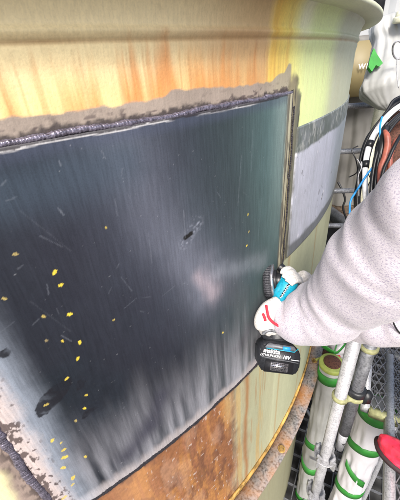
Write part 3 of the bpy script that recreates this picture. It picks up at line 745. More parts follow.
hose('hose', [(418, 118, 1.14), (402, 134, 1.14), (395, 145, 1.13), (389, 158, 1.13), (383, 172, 1.13), (378, 200, 1.13)], .0062, M['black'], 'black hose crossing in front of the brown pouch')
hose('hose', [(368, 150, 1.3), (363, 165, 1.3), (360, 180, 1.3), (357, 200, 1.3), (360, 230, 1.3)], .014, M['black'], 'thick black hose dropping behind the sleeve')
for i, (ox, oy, r_, dd) in enumerate(((3, 3, .006, 1.27), (-5, 4, .005, 1.29), (9, 8, .007, 1.19), (13, 4, .005, 1.18))):
    hose('hose', [(430+ox, 92+oy), (404+ox, 101+oy), (388+ox, 113+oy), (376+ox, 128+oy), (368+ox, 146+oy), (364+ox, 165+oy), (362+ox, 190+oy), (364+ox, 230+oy)], r_, M['black'],
         ('thin black cable hugging the inner side of the outermost black hose', 'thin black cable outermost at the left of the hose bundle', 'black cable between the white hose and the broad strap', 'innermost thin black cable over the top of the salmon hose')[i], 'cable', d=dd)
hose('cable', [(358, 146, 1.4), (352, 150, 1.4), (356, 160, 1.4), (357, 172, 1.42), (349, 177, 1.42)], .0028, M['black'], 'loose black wire ends left of the hose arch', 'wire', 6)
rsw = np.random.RandomState(21)
for i, lb in enumerate(('thin grey wire looping beside the white hose', 'thin pale wire tangled under the blue cord', 'dark wire curling at the left of the hose bundle')):
    pts = [(360+i*4+rsw.uniform(-3, 3), 160+k*9+rsw.uniform(-2, 2), 1.24+.02*i) for k in range(5)]
    hose('wire', pts, .0022, M['galv'] if i < 2 else M['black'], lb, 'wire', 6)
pch = empty('pouch', at(396, 160, 1.3), 'fuzzy brown leather pouch behind the red hoses', 'pouch')
pws = [(112, 396, 424), (120, 389, 430), (130, 384, 434), (145, 377, 436), (165, 372, 436), (190, 370, 434), (215, 374, 430)]
build('pouch_body', stations(pws, 1.33, 56, 12, .018, 5, .4), M['brown'], pch)
build('pouch_collar', stations([(105, 404, 432), (112, 388, 434), (120, 384, 436), (126, 384, 436)], 1.40, 48, 13, .02, 5, .4), M['lav'], pch)

# ------------------------------------------------------------------ SCAFFOLD, lower right
def rosette(c, r, mat, parent):
    ps = [disc_tube(c, WZ, r*2.1, .010, 20)]
    for k in range(4):
        an = k*math.pi/2+.5; X = Vector((math.cos(an), math.sin(an), 0)); Y = Vector((-X.y, X.x, 0))
        ps.append(boxf(c+X*r*1.75+Vector((0, 0, .02)), X, Y, WZ, r*.5, r*1.3, .05, .003)); ps.append(boxf(c+X*r*2.05+Vector((0, 0, -.005)), X, Y, WZ, r*.9, r*.35, .075, .002))
    return build('wedge_collar', join(*ps), mat, parent, smooth=False)
pp = at(329, 440, 1.45); post = empty('scaffold_post', Vector((pp.x, pp.y, 0)), 'pale galvanised scaffold post standing lower right, below the sleeve', 'scaffold post')
build('tube', tube([Vector((pp.x, pp.y, .05)), Vector((pp.x, pp.y, E-.55))], .0243, 24, smoothp=False), M['galv'], post)
build('base_plate', boxf(Vector((pp.x, pp.y, .03)), WX, WY, WZ, .15, .15, .05, .004), M['galv'], post)
def z_on(px, py, p):     # height on the vertical line through p whose picture row is py
    best = None
    for k in range(400):
        z = E-.2-k*.01; q = Vector((p.x, p.y, z))-EYE; d = q.dot(FW)
        if d <= 0: continue
        yy = 250-F*q.dot(UP)/d
        if best is None or abs(yy-py) < best[0]: best = (abs(yy-py), z)
    return best[1]
for y in (456, 492): rosette(Vector((pp.x, pp.y, z_on(0, y, pp))), .0243, M['galv'], post)
for zz in (E-3.2,): rosette(Vector((pp.x, pp.y, zz)), .0243, M['galv'], post)
# second tube clamped to the post
p2_ = at(350, 412, 1.34); br = empty('clamped_tube', Vector((p2_.x, p2_.y, z_on(0, 447, p2_))), 'dull grey tube strapped to the pale scaffold post, cream band at its middle', 'tube')
zb_, zt_ = z_on(0, 432, p2_), z_on(0, 330, p2_); dz = zt_-zb_
build('tube', tube([Vector((p2_.x, p2_.y, zb_)), Vector((p2_.x, p2_.y, zt_))], .0243, 24, smoothp=False), M['galv_d'], br)
build('tube_end', join(tube([Vector((p2_.x, p2_.y, z_on(0, 448, p2_))), Vector((p2_.x, p2_.y, zb_+.005))], [.017, .0215], 20, smoothp=False)), M['galv'], br)
hc = Vector((p2_.x, p2_.y, z_on(0, 440, p2_)))-Vector((FW.x, FW.y, 0)).normalized()*.019
build('pin_hole', disc_tube(hc, Vector((FW.x, FW.y, 0)), .0055, .006, 14), M['black'], br)
zc = z_on(0, 393, p2_)
mid = (Vector((p2_.x, p2_.y, 0))+Vector((pp.x, pp.y, 0)))/2
build('strap', join(disc_tube(Vector((p2_.x, p2_.y, zc-.012)), WZ, .036, .020, 24), disc_tube(Vector((pp.x, pp.y, zc-.012)), WZ, .033, .020, 24),
      boxf(Vector((mid.x, mid.y, zc-.012)), (Vector((p2_.x-pp.x, p2_.y-pp.y, 0))).normalized(), WZ.cross((Vector((p2_.x-pp.x, p2_.y-pp.y, 0))).normalized()), WZ, .1, .05, .018, .003)), M['strap'], br)
build('clamp', join(disc_tube(Vector((p2_.x, p2_.y, zc+.022)), WZ, .038, .034, 20), boxf(Vector((p2_.x+.035, p2_.y-.02, zc+.0)), WX, WY, WZ, .035, .03, .06, .004)), M['blackp'], br)
zc2 = z_on(0, 347, p2_)
build('band', disc_tube(Vector((p2_.x, p2_.y, zc2)), WZ, .033, .018, 24), M['strap'], br)
# expanded-metal planks at deck level
ZD = -1.5
def plank(name, a, b, wdir, wid, label, hooks=True, endmat=None):
    a = a.copy(); b = b.copy(); L = (b-a).length; X = (b-a).normalized(); Y = wdir
    root = empty(name, a.copy(), label, 'deck plank', 'scaffold deck planks')
    for s in (0, wid): build('side_rail', boxf(a+X*L/2+Y*s+Vector((0, 0, -.02)), X, Y, WZ, L, .036, .055, .004), M['galv'], root)
    for s in (0, 1): build('end_rail', boxf(a+X*(L*s)+Y*wid/2+Vector((0, 0, -.021)), Y, X, WZ, wid-.036, .036, .05, .004), endmat or M['galv'], root)
    parts = []; pu, pv = .075, .034; nx = int(L/pu)+1; ny = int(wid/pv)
    for j in range(ny+1):
        for i in range(nx):
            for s in (1, -1):
                x0, y0 = i*pu, j*pv; x1, y1 = x0+pu/2, y0+s*pv/2; x2 = x0+pu
                for (p, q) in (((x0, y0), (x1, y1)), ((x1, y1), (x2, y0))):
                    if q[0] > L or p[0] < 0 or not (.018 < q[1] < wid-.018 or .018 < p[1] < wid-.018): continue
                    P0 = a+X*p[0]+Y*min(max(p[1], .01), wid-.01); P1 = a+X*q[0]+Y*min(max(q[1], .01), wid-.01)
                    parts.append(strip([P0, P1], WZ*.009, .0035, (P1-P0).cross(WZ).normalized()))
    build('expanded_mesh', join2(parts), M['grating'], root, smooth=False)
    if hooks:
        for s in (.10, wid-.10):
            c = b+Y*s; h = [c+X*(.0+.0)+WZ*-.01, c+X*.02+WZ*.035, c+X*.05+WZ*.045, c+X*.08+WZ*.02, c+X*.085+WZ*-.015]
            build('hook', tube(h, .009, 8), M['galv'], root)
    return root
def join2(parts):
    V, Fc = [], []; n = 0
    for vs, fs in parts:
        V += vs; Fc += [tuple(i+n for i in f) for f in fs]; n += len(vs)
    return V, Fc
r0, r1 = plane(390, 520, ZD), plane(390, 354, ZD); dX = (r1-r0).normalized(); dY = Vector((dX.y, -dX.x, 0))
plank('scaffold_plank', r0-dX*.5, r1, dY, .50, 'galvanised mesh deck plank under the red boot, at the right edge')
s0 = plane(365.5, 407, ZD); s1 = s0+dX*1.4; w2 = (plane(385, 407, ZD)-s0).dot(dY)
plank('scaffold_plank', s0, s1, dY, max(.2, w2), 'narrow mesh deck plank ending in a cream bar above the wrapped pipe', False, M['strap'])
plank('scaffold_plank', r0-dX*.3+dY*.56, r1+dY*.56, dY, .50, 'mesh deck plank furthest right, outside the picture')
# cross pipe carrying the planks
cpipe = build('cross_pipe', tube([r1-dY*.35+WZ*-.035+dX*.045, r1+dY*1.6+WZ*-.035+dX*.045], .0243, 20, smoothp=False), M['galv'], None); tag(cpipe, 'galvanised cross pipe that the plank hooks sit on', 'pipe')
# lower grating levels
def grating(name, c, X, Y, lx, ly, sp1, sp2, label, mat):
    ps = []
    for i in range(int(lx/sp1)+1): ps.append(boxf(c+X*(i*sp1-lx/2), X, Y, WZ, .006, ly, .03))
    for j in range(int(ly/sp2)+1): ps.append(boxf(c+Y*(j*sp2-ly/2)+WZ*.001, X, Y, WZ, lx, .006, .026))
    o = build(name, join2(ps), mat, None, smooth=False); tag(o, label, 'grating'); return o
g1 = at(333, 415, 2.35); grating('steel_grating', Vector((g1.x, g1.y, g1.z)), dX, dY, .75, .20, .05, .028, 'small steel grating panel seen behind the pale scaffold post', M['grating'])
g2 = at(300, 440, 3.2); grating('steel_grating', Vector((g2.x+.3, g2.y+.2, E-3.0)), dX, dY, 2.6, 2.2, .12, .09, 'dark lower-level steel grating beneath the wrapped pipes', M['galv_d'])
for i, (a, b, lb) in enumerate(((at(300, 400, 2.9), at(345, 470, 3.0), 'diagonal brace low down behind the wrapped pipes'),)):
    o = build('brace_tube', tube([a+(a-b)*.4, b+(b-a)*.6], .017, 14, smoothp=False), M['galv_d'], None); tag(o, lb, 'brace')
q1 = vert_at(384, 452, 1.95, 0); pst = build('upright_tube', tube([Vector((q1.x, q1.y, .0)), Vector((q1.x, q1.y, E-1.56))], .017, 18, smoothp=False), M['galv'], None)
tag(pst, 'slim galvanised upright under the deck plank by the red boot', 'tube')
drape('shade_sheet', (Vector((.3, 4.6, E-1.7)), Vector((4.5, 3.2, E-1.7)), Vector((.3, 4.6, .05)), Vector((4.5, 3.2, .05))), M['gdark'], 'added dark sheet standing in for shade below deck level behind the scaffold', 'sheet', amp=.05, seed=61)  # added to darken the gap; its colour replaces shade below the deck

tag(build('shade_floor_sheet', boxf(Vector((2.2, 3.0, E-3.12)), dX, dY, WZ, 5.0, 5.0, .02), P('shade_sheeting', (.008, .008, .009), .7, var=.4, var_s=6, bump=.5, bump_s=10), None), 'added black sheet standing in for shade under the lower steel grating', 'sheet')  # added near-black floor, painted shade beneath the scaffold
# wrapped pipes
def wrapped(name, cx, cy, d, r, ztop, zbot, mat, label, tapes, seed, bulge=()):
    c = at(cx, cy, d); e = empty(name, Vector((c.x, c.y, E+zbot)), label, 'wrapped pipe', 'pipes wrapped in white sheet')
    rs = np.random.RandomState(seed); ph = rs.rand(8)*6.28
    def rad(z, an):
        q = min([1]+[max(0, abs(z-tz)-.05)/.08 for (tz, s) in tapes]); q = .04+.96*q
        m = 1+q*(.04*math.sin(an*5+ph[0]+z*3)+.035*math.sin(an*9+ph[1]-z*7)+.03*math.sin(an*14+ph[2]+z*13)+.022*math.sin(an*23+ph[4]-z*31)-.05*abs(math.sin(an*4+ph[5]+z*11))**.6+.03+.04*math.sin(z*9+ph[3]+an))
        for (tz, s) in tapes: m *= 1-.05*math.exp(-((z-tz)/.03)**2)
        for (bz, s) in bulge: m *= 1+s*math.exp(-((z-bz)/.06)**2)
        return r*m
    V, Fc = [], []; nz, nk = 110, 56
    for i in range(nz):
        z = ztop+(zbot-ztop)*i/(nz-1)
        for k in range(nk):
            an = 2*math.pi*k/nk; R_ = rad(z, an); V.append(Vector((c.x+R_*math.cos(an), c.y+R_*math.sin(an), E+z)))
    for i in range(nz-1):
        for k in range(nk): k2 = (k+1) % nk; Fc.append((i*nk+k, (i+1)*nk+k, (i+1)*nk+k2, i*nk+k2))
    Fc.append(tuple(range(nk)))
    build('sheet_wrap', (V, Fc), mat, e)
    for (tz, s) in tapes:
        V, Fc = [], []; nk2 = 56
        for k in range(nk2):
            an = 2*math.pi*k/nk2; zz = tz+s*math.cos(an+1.9)*.03
            for (dz_, dr_) in ((-.036, .0), (-.036, .004), (.036, .004), (.036, .0)):
                R_ = rad(zz+dz_, an)+dr_; V.append(Vector((c.x+R_*math.cos(an), c.y+R_*math.sin(an), E+zz+dz_)))
        for k in range(nk2):
            k2 = (k+1) % nk2
            for j in range(4): j2 = (j+1) % 4; Fc.append((k*4+j, k2*4+j, k2*4+j2, k*4+j2))
        build('green_tape', (V, Fc), M['tape'], e)
    return e, c
def zrow(cx, cy, d, py):
    return z_on(0, py, at(cx, cy, d))-E
W1 = (321, 415, 1.95); W2 = (369, 432, 1.78)
w1, c1 = wrapped('wrapped_pipe', *W1, .064, zrow(*W1, 368), -3.9, M['wrap_g'], 'slimmer sheet-wrapped pipe in the shade beside the tank', [(zrow(*W1, 374), .2), (zrow(*W1, 442), 1.), (zrow(*W1, 461), -1.2), (zrow(*W1, 494), 1)], 3, [(zrow(*W1, 452), .12)])
w2_, c2 = wrapped('wrapped_pipe', *W2, .088, zrow(*W2, 409), -3.9, M['wrap'], 'thick bright white sheet-wrapped pipe left of the red boot', [(zrow(*W2, 443), 1.6), (zrow(*W2, 484), 1.2), (zrow(*W2, 411), .5)], 9)
zs = zrow(*W2, 463); pts = []
for k in range(9):
    an = math.radians(188+k*11); z = zs+.06-.017*k; pts.append(Vector((c2.x+.093*math.cos(an), c2.y+.093*math.sin(an), E+z)))
build('tape_strip', strip(pts, WZ*.07, .002, Vector((-.2, -1, .1)).normalized()), M['tape'], w2_)
# taped end cap and valve above pipe 1
tz = zrow(*W1, 366)
cap = disc_tube(Vector((c1.x, c1.y, E+tz+.012)), WZ, .068, .03, 28); build('end_cap', cap, M['ytape'], w1)
build('cap_face', disc_tube(Vector((c1.x, c1.y, E+tz+.03)), WZ, .046, .008, 28), M['brown'], w1)
def crumple(c, r, seed, sq=(1, 1, 1)):
    bm = bmesh.new(); bmesh.ops.create_icosphere(bm, subdivisions=4, radius=1); rs = np.random.RandomState(seed); K = rs.randn(10, 3)*2.6; ph = rs.rand(10)*6.28
    for v in bm.verts:
        p = np.array(v.co); n = sum(abs(math.sin(float(K[i]@p)+ph[i])) for i in range(10))/10
        v.co = v.co*(.72+.6*n)
    V = [Vector(c)+Vector((v.co.x*r*sq[0], v.co.y*r*sq[1], v.co.z*r*sq[2])) for v in bm.verts]; bm.verts.index_update(); Fc = [tuple(q.index for q in f.verts) for f in bm.faces]; bm.free(); return V, Fc
vl = empty('wrapped_valve', at(336, 358, 2.0), 'valve bundled in white sheet with green and yellow-green tape, just below the sleeve', 'wrapped valve')
build('sheet_bundle', join(crumple(at(340, 372, 1.98), .075, 5, (1, 1, 1.3)), crumple(at(339, 345, 2.0), .07, 8), crumple(at(349, 382, 2.1), .08, 18, (1, 1, 1.5))), M['wrap'], vl)
build('valve_body', crumple(at(326, 357, 1.9), .042, 15), M['brown'], vl)
build('green_tape', join(tube([at(321, 344, 1.85), at(329, 350, 1.83), at(336, 353, 1.82), at(343, 347, 1.83), at(349, 338, 1.85)], [(.018, .004)]*5, 8), tube([at(338, 340, 1.84), at(335, 350, 1.82), at(333, 356, 1.82)], [(.012, .004)]*3, 8)), M['tape'], vl)
build('yellow_tape', join(tube([at(316, 360, 1.8), at(323, 357.5, 1.78), at(332, 360, 1.78), at(342, 362, 1.8), at(350, 359, 1.82)], [(.009, .004)]*5, 8), tube([at(337, 362, 1.79), at(341, 368, 1.8), at(336, 372, 1.8)], [(.01, .004)]*3, 8)), M['ytape'], vl)
build('red_tag', boxf(at(338, 357, 1.79), RT, UP, FW, .03, .022, .006, .003), M['redk'], vl)

# ------------------------------------------------------------------ GRINDER
GD = .86; px2m = GD/F
gr = empty('angle_grinder', at(276, 320, GD), 'teal and black cordless grinder pressed on the plate seam by a gloved hand', 'grinder')
XR = (RT*math.cos(.14)-UP*math.sin(.14)).normalized(); ZU = (RT*math.sin(.14)+UP*math.cos(.14)).normalized(); YF = FW
# tilt battery so that its label face looks at the camera
bc_ = at(276.5, 354.5, .835)
outl = [(-.0555, .018), (-.045, .034), (-.030, .040), (.032, .040), (.047, .030), (.0555, .012), (.0555, -.020), (.046, -.038), (-.040, -.040), (-.052, -.026)]
bat = build('battery', prism(outl, bc_, XR, ZU, YF, .068, .004), M['blackp'], gr)
fc = bc_-YF*.0345
build('battery_slide', prism([(-.044, .026), (-.036, .038), (.032, .038), (.040, .026)], fc-YF*.002, XR, ZU, YF, .006, .0012), M['galv_d'], bat, off=gr.location)
build('ridge', boxf(fc+ZU*-.0015-YF*.002+XR*.0, (XR-ZU*.05).normalized(), (ZU+XR*.05).normalized(), YF, .098, .0022, .004, .0008), M['galv_d'], bat, off=gr.location)
build('button', boxf(fc+ZU*.031+XR*.012-YF*.006, XR, ZU, YF, .020, .009, .004, .001), M['blue'], bat, off=gr.location)
build('lower_recess', boxf(fc+ZU*-.020-YF*.0015, XR, ZU, YF, .074, .029, .005, .0015), M['black'], bat, off=gr.location)
build('trim', join(tube([fc+XR*-.040+ZU*.025-YF*.004, fc+XR*.034+ZU*.024-YF*.004, fc+XR*.044+ZU*.034-YF*.002], .0012, 6, smoothp=False)), M['teal'], bat, off=gr.location)
text('brand_lettering', 'makita', .0165, fc+XR*-.024+ZU*.0175-YF*.0012, XR, ZU, -YF, M['white'], bat, bold=.0003)
text('type_lettering', 'LITHIUM-ION', .0088, fc+XR*-.026+ZU*.0060-YF*.0012, (XR).normalized(), (ZU+XR*.2), -YF, M['white'], bat, bold=.0)
text('type_lettering', '18V', .0125, fc+XR*.0165+ZU*.0058-YF*.0012, XR, (ZU+XR*.2), -YF, M['white'], bat, bold=.0002)
build('stripe', boxf(fc+XR*.040+ZU*.002-YF*.0012, XR, ZU, YF, .022, .0016, .0008), M['white'], bat, off=gr.location)
build('data_label', boxf(fc+ZU*-.020-YF*.0042, XR, ZU, YF, .046, .022, .0008), M['silver'], bat, off=gr.location)
lp = []
rs = np.random.RandomState(2)
for j in range(5):
    xx = -.020
    while xx < .018:
        wd_ = rs.uniform(.002, .007); lp.append(boxf(fc+ZU*(-.0115-.0042*j)+XR*(xx+wd_/2)-YF*.0048, XR, ZU, YF, wd_, .0024, .0006)); xx += wd_+.0012
build('label_marks', join2(lp), M['black'], bat, off=gr.location)
# motor body (mostly inside the hands)
hd = at(284, 287, .845); bt = at(277, 338, .845)
build('housing', tube([bt, at(276, 322, .85), at(278, 305, .85), at(282, 293, .85)], [.033, .026, .025, .029], 20), M['blackp'], gr)
build('battery_foot', boxf(at(277, 337, .85), XR, ZU, YF, .085, .02, .06, .006), M['blackp'], gr)
build('foot_notch', tube([at(263, 334, .815), at(268, 330.5, .81), at(275, 331, .81), at(284, 334, .81), at(290, 338, .815)], .0045, 8), M['galv_d'], gr)
gh = build('gear_head', join(tube([at(278.5, 302, .84), at(282, 294, .838), at(287, 286, .838), at(292, 279, .845)], [.019, .024, .027, .021], 20), tube([at(288, 284, .84), at(281, 281, .85), at(276, 281, .86)], [.02, .019, .016], 18)), M['teal'], gr)
build('vent_grille', join(*[boxf(at(288.5-k*1.6, 285+k*2.6, .808), (RT+UP*.8).normalized(), (UP-RT*.8).normalized(), FW, .011, .003, .006, .0008) for k in range(5)]), M['black'], gr)
build('vent_frame', join(*[boxf(at(287.7-k*1.6, 286.3+k*2.6, .807), (RT+UP*.8).normalized(), (UP-RT*.8).normalized(), FW, .010, .0014, .006, .0003) for k in range(5)]), M['white'], gr)
ax = (RT*.93-FW*.36+UP*.06).normalized(); wc = at(270.3, 280.5, .862)
flaps = []
for k in range(40):
    an = 2*math.pi*k/40; u = (UP-ax*UP.dot(ax)).normalized(); v = ax.cross(u); rr = u*math.cos(an)+v*math.sin(an); tt = ax.cross(rr)
    flaps.append(boxf(wc+rr*.043-ax*.003, ax, (tt+rr*.35).normalized(), (rr-tt*.35).normalized(),   .019, .0075, .012, .0008))
wl_ = build('flap_wheel', join(disc_tube(wc-ax*.003, ax, .044, .018, 48), join2(flaps)), M['abras'], gr)
build('wheel_rim', join(disc_tube(wc+ax*.0095, ax, .0475, .006, 48)), M['silver'], wl_, off=gr.location)
build('hub', join(disc_tube(wc+ax*.022, ax, .021, .022, 24), disc_tube(wc+ax*.016, ax, .03, .006, 24)), M['black'], wl_, off=gr.location)
build('guard', tube([at(279.5, 266.5, .875), at(283.5, 270, .87), at(284, 276, .865)], [(.012, .012)]*3, 12), M['black'], gr)

# ------------------------------------------------------------------ PERSON
per = empty('person', Vector((.9, .5, E+ZD)), 'person in pale heather sweatshirt and white gloves reaching in with both arms to grind', 'person')
def voxel(name, parts, mat, parent, vox=.008, sm=6, disp=None):
    o = build(name, join2(parts), mat, parent)
    r = o.modifiers.new('remesh', 'REMESH'); r.mode = 'VOXEL'; r.voxel_size = vox; r.use_smooth_shade = True
    s = o.modifiers.new('smooth', 'SMOOTH'); s.iterations = sm; s.factor = .5
    for (tex, st, mid) in (disp or []):
        d = o.modifiers.new('folds', 'DISPLACE'); d.texture = tex; d.strength = st; d.mid_level = mid; d.texture_coords = 'LOCAL'
    return o
def tex(name, scale, depth=2):
    t = bpy.data.textures.new(name, 'CLOUDS'); t.noise_scale = scale; t.noise_depth = depth; return t
# near (left) arm: picture centre, depth, half width in photo px
arm = [(274, 318, .83, 14), (282, 318, .825, 18), (294, 319, .81, 23.5), (313, 313, .775, 29.5), (333, 304, .73, 36), (354, 288, .67, 43), (375, 268, .60, 51), (400, 243, .54, 59), (428, 216, .48, 63), (460, 190, .42, 62)]
AP = [at(a[0], a[1], a[2]) for a in arm]; AR = [a[3]*a[2]/F*.97 for a in arm]
Ls = Vector((.50, .26, E-.13)); Rs = Vector((.84, .56, E-.15)); neck = Vector((.69, .40, E-.02)); chest = Vector((.70, .42, E-.30)); belly = Vector((.78, .42, E-.55)); hip = Vector((.84, .42, E-.74))
_rc = random.Random(12)
CREASES = [(.02+.93*i/17+_rc.uniform(-.02, .02), _rc.uniform(0, 6.28), _rc.uniform(.008, .018), _rc.choice((-1, 1))*_rc.uniform(.03, .06), _rc.uniform(-.05, .05)) for i in range(18)]
def fold_fn(seed, a=.03):
    def f(t, an):
        cr = 0
        for (t0, a0, wd, sg, sl) in CREASES:
            dd = t-t0-sl*math.sin(an-a0); aw = max(0, math.cos((an-a0)*.8)) if abs((an-a0+math.pi) % (2*math.pi)-math.pi) < 1.9 else 0
            cr += sg*aw*(math.exp(-(dd/wd)**2)-.6*math.exp(-((dd-wd*1.7)/wd)**2))
        return 1+cr*(a/.03)+.35*a*math.sin(t*38+1.6*math.sin(an+seed)+seed)*(.35+.65*max(0, math.cos(an-2.2-seed)))+a*.6*math.sin(t*17+an*2+seed*3)+a*.5*math.sin(t*61+an*3+seed)
    return f
sleeveL = tube(AP+[Ls], AR+[.088], 40, 8, fn=fold_fn(1.0, .034), hint=UP)
arm2 = [(300, 300, .93, 16), (325, 307, .90, 24), (350, 312, .86, 28), (372, 316, .80, 27), (395, 317, .74, 28), (430, 305, .70, 34)]
A2P = [at(a[0], a[1], a[2]) for a in arm2]; A2R = [a[3]*a[2]/F for a in arm2]
sleeveR = tube(A2P+[Vector((.78, .60, E-.28)), Rs], A2R+[.085, .085], 32, 8, fn=fold_fn(2.3, .03), hint=UP)
torso = tube([neck+Vector((0, 0, .0)), neck+Vector((0, 0, -.07)), chest, belly, hip, hip+Vector((.02, 0, -.08))], [(.07, .07), (.16, .12), (.2, .14), (.185, .145), (.19, .15), (.185, .145)], 36, 6, hint=(Rs-Ls).normalized())
shl = tube([Ls+Vector((0, 0, -.0)), neck+Vector((0, 0, -.06)), Rs], [.085, .10, .085], 24, 6)
hoodv = tube([neck+Vector((.07, -.09, -.06)), neck+Vector((.08, -.10, .02)), neck+Vector((.02, -.07, .06))], [.07, .085, .06], 20)
tf = tex('fold_clouds', .16, 1); tf2 = tex('small_fold_clouds', .045, 1)
voxel('sweatshirt', [sleeveL, sleeveR, torso, shl, hoodv], M['hoodie'], per, .0065, 4, [(tf, .020, .5), (tf2, .001, .5)])
# body: one continuous skin surface
def nrmz(v): return v.normalized()
head = Vector((.64, .47, E+.13)); face = Vector((-.55, .62, -.5)).normalized()
wr = at(266, 317, .845); wr2 = at(300, 288, .93)
kn = Vector((.92, .72, E-1.06)); kn2 = Vector((1.05, .42, E-1.08)); an1 = Vector((.93, .60, E-1.42)); an2 = Vector((1.12, .22, E-1.42))
body_parts = [tube([neck+Vector((.0, 0, -.05)), neck+Vector((0, .01, .04)), head], [.06, .055, .06], 20),
              tube([neck+Vector((0, 0, -.05)), chest, belly, hip], [(.09, .07), (.16, .1), (.14, .1), (.16, .12)], 28, hint=(Rs-Ls).normalized()),
              tube([Ls]+AP[::-1]+[wr], [.045, .045, .045, .042, .04, .038, .036, .033, .030, .026, .024, .022], 18), tube([Rs, Vector((.78, .60, E-.28))]+A2P[::-1]+[wr2], [.045, .045, .04, .036, .034, .032, .030, .024, .024], 18),
              tube([hip+Vector((-.03, .07, 0)), kn, an1], [.085, .058, .042], 20), tube([hip+Vector((.05, -.07, 0)), kn2, an2], [.085, .058, .042], 20)]
def headshape():
    bm = bmesh.new(); bmesh.ops.create_icosphere(bm, subdivisions=4, radius=1)
    upv = (WZ-face*WZ.dot(face)).normalized(); side = face.cross(upv)
    V = []
    for v in bm.verts:
        f_, u_, s_ = v.co.x, v.co.z, v.co.y
        r = Vector((f_*.098, s_*.077*(1-.18*max(0, -u_)), u_*.118))
        if f_ > 0:
            r.x += .024*math.exp(-((u_+.12)/.16)**2-(s_/.16)**2)*1.0            # nose
            r.x -= .010*math.exp(-((u_-.1)/.14)**2-((abs(s_)-.38)/.16)**2)      # eye sockets
            r.x += .007*math.exp(-((u_+.45)/.08)**2-(s_/.3)**2)                 # lips
            r.x += .010*math.exp(-((u_+.8)/.2)**2-(s_/.3)**2)                   # chin
        V.append(head+face*r.x+side*r.y+upv*r.z)
    bm.verts.index_update(); Fc = [tuple(q.index for q in f.verts) for f in bm.faces]; bm.free()
    ears = [tube([head+side*s*.074+upv*.022, head+side*s*.088-face*.012+upv*.01, head+side*s*.078-upv*.025], [(.006, .012), (.006, .018), (.005, .010)], 12) for s in (1, -1)]
    return (V, Fc), ears, upv, side
hs, ears, upv, side = headshape()
bodyo = voxel('body', body_parts+[hs]+ears, M['skin'], per, .007, 3)
build('hair', crumple(head+upv*.035-face*.022, .107, 44, (1, 1, .95)), M['hair'], per)
for s in (1, -1):
    build('eye', disc_tube(head+face*.083+side*s*.030+upv*.012, face, .012, .01, 14), M['white'], per)
voxel('trousers', [tube([hip+Vector((0, 0, .04)), hip, hip+Vector((.0, 0, -.08))], [.165, .17, .15], 28), tube([hip+Vector((-.03, .07, -.02)), kn, an1+Vector((0, 0, .02))], [.105, .08, .062], 24, fn=fold_fn(.4, .04)),
                   tube([hip+Vector((.05, -.07, -.02)), kn2, an2+Vector((0, 0, .02))], [.105, .08, .062], 24, fn=fold_fn(3.4, .04))], M['trouser'], per, .01, 3)
# red boot with dark welt; toe points at the tank
toe = plane(384, 439, ZD+.06)
def boot(toe_c, heel_c, nm='boot'):
    Lb = (heel_c-toe_c); Lb.z = 0; L = Lb.length; X = Lb.normalized(); Y = Vector((-X.y, X.x, 0)); z0 = E+ZD+.008
    prof = [(-.02, .010, .045), (.0, .032, .056), (.03, .046, .064), (.07, .051, .07), (.12, .046, .082), (.17, .041, .105), (.22, .042, .125), (.27, .040, .12), (.295, .025, .10)]
    V, Fc, W, G = [], [], [], []; n = 28
    for (x_, hw, hh) in prof:
        for k in range(n):
            an = 2*math.pi*k/n; s_, c_ = math.sin(an), math.cos(an); zz = max(0, s_)**.8*hh if s_ > 0 else s_*.012
            V.append(Vector((toe_c.x, toe_c.y, z0+.022))+X*x_+Y*c_*hw+WZ*zz)
    for i in range(len(prof)-1):
        for k in range(n): k2 = (k+1) % n; Fc.append((i*n+k, i*n+k2, (i+1)*n+k2, (i+1)*n+k))
    Fc.append(tuple(range(n-1, -1, -1))); Fc.append(tuple(range((len(prof)-1)*n, len(prof)*n)))
    sh = tube([Vector((toe_c.x, toe_c.y, z0+.10))+X*.225, Vector((toe_c.x, toe_c.y, z0+.2))+X*.24], [.055, .06], 24)
    b = voxel(nm, [(V, Fc), sh], M['red'], per, .005, 4)
    outl = [(-.034, 0)]+[(x_-.004, hw+.009) for (x_, hw, hh) in prof]+[(.305, 0)]+[(x_-.004, -hw-.009) for (x_, hw, hh) in prof[::-1]]
    build('sole', prism(outl, Vector((toe_c.x, toe_c.y, z0+.013)), X, Y, WZ, .026, .004), M['darkrim'], b, off=per.location)
    return b
boot(toe, plane(425, 472, ZD+.06)); boot(Vector((.98, .42, 0)), an2+Vector((.04, -.04, 0)))
# gloves: palm plus five separate bent fingers each
def finger(base, mid1, mid2, tip, r): return tube([base, mid1, mid2, tip], [r, r*1.02, r*.96, r*.8], 12, 5)
def glove(parts, nm='glove'): return voxel(nm, parts, M['knit'], per, .0032, 3)
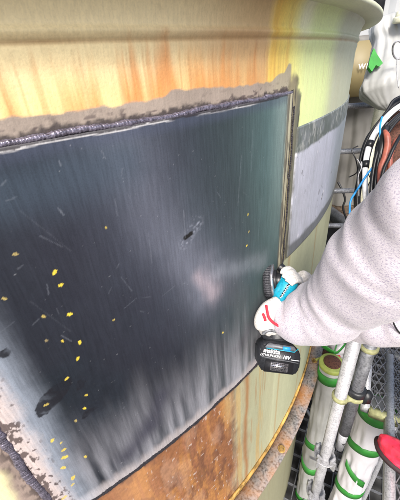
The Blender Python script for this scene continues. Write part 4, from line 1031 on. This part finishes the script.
# left hand closes round the housing just above the battery
c = lambda x, y, d: at(x, y, d)
g1p = [tube([c(279, 308, .835), c(270.5, 313, .828), c(265.5, 320, .832), c(265, 326, .84)], [(.040, .026), (.042, .027), (.036, .024), (.028, .02)], 20),
       finger(c(262.5, 314, .825), c(259.8, 320, .835), c(262, 327, .86), c(267, 329, .875), .0105),
       finger(c(265, 320, .818), c(261.5, 326, .826), c(263.5, 332, .85), c(268, 333, .868), .0105),
       finger(c(269, 323, .815), c(267, 329.5, .818), c(269.5, 334.5, .84), c(273, 335, .86), .0100),
       finger(c(273.5, 325, .815), c(273.5, 330.5, .818), c(275.5, 334, .835), c(278, 334.5, .85), .0088),
       finger(c(270, 305, .835), c(275, 300.5, .835), c(279.5, 301.5, .83), c(283, 304.5, .828), .0115)]
glove(g1p)
build('cuff_stripe', join(tube([c(266.3, 305.5, .795), c(267.2, 311, .785), c(268.6, 317, .78), c(272, 321.5, .78), c(277, 325, .785), c(282, 327.5, .79)], .0034, 8),
                          tube([c(262.8, 313.8, .797), c(264.2, 316.5, .793), c(265.4, 320.5, .795)], .0036, 8)), M['redk'], per)
# right hand over the gear head
g2p = [tube([c(306, 287, .90), c(301, 281, .885), c(297, 277, .875)], [(.034, .020), (.034, .020), (.028, .015)], 20),
       finger(c(294, 272, .87), c(289, 268.6, .85), c(284, 270, .835), c(281.5, 274, .83), .0078),
       finger(c(297, 275.5, .865), c(291.5, 272.3, .835), c(286, 274, .822), c(283.5, 278, .82), .0080),
       finger(c(300, 279.5, .862), c(295, 276.5, .83), c(289.5, 278, .812), c(286.5, 281.8, .812), .0078),
       finger(c(302, 284, .86), c(299, 281, .83), c(294, 282, .81), c(290.5, 285.3, .808), .0070),
       finger(c(296, 283, .88), c(290, 290, .885), c(284, 296, .88), c(280.5, 300, .87), .0105)]
glove(g2p)
# drawstring hanging on the rear sleeve
dst = build('drawstring', tube([c(389.5, 306, .66), c(391, 314, .66), c(393.5, 323, .665), c(398, 331, .67), (c(404, 336, .675))], .0019, 8), M['black'], per)
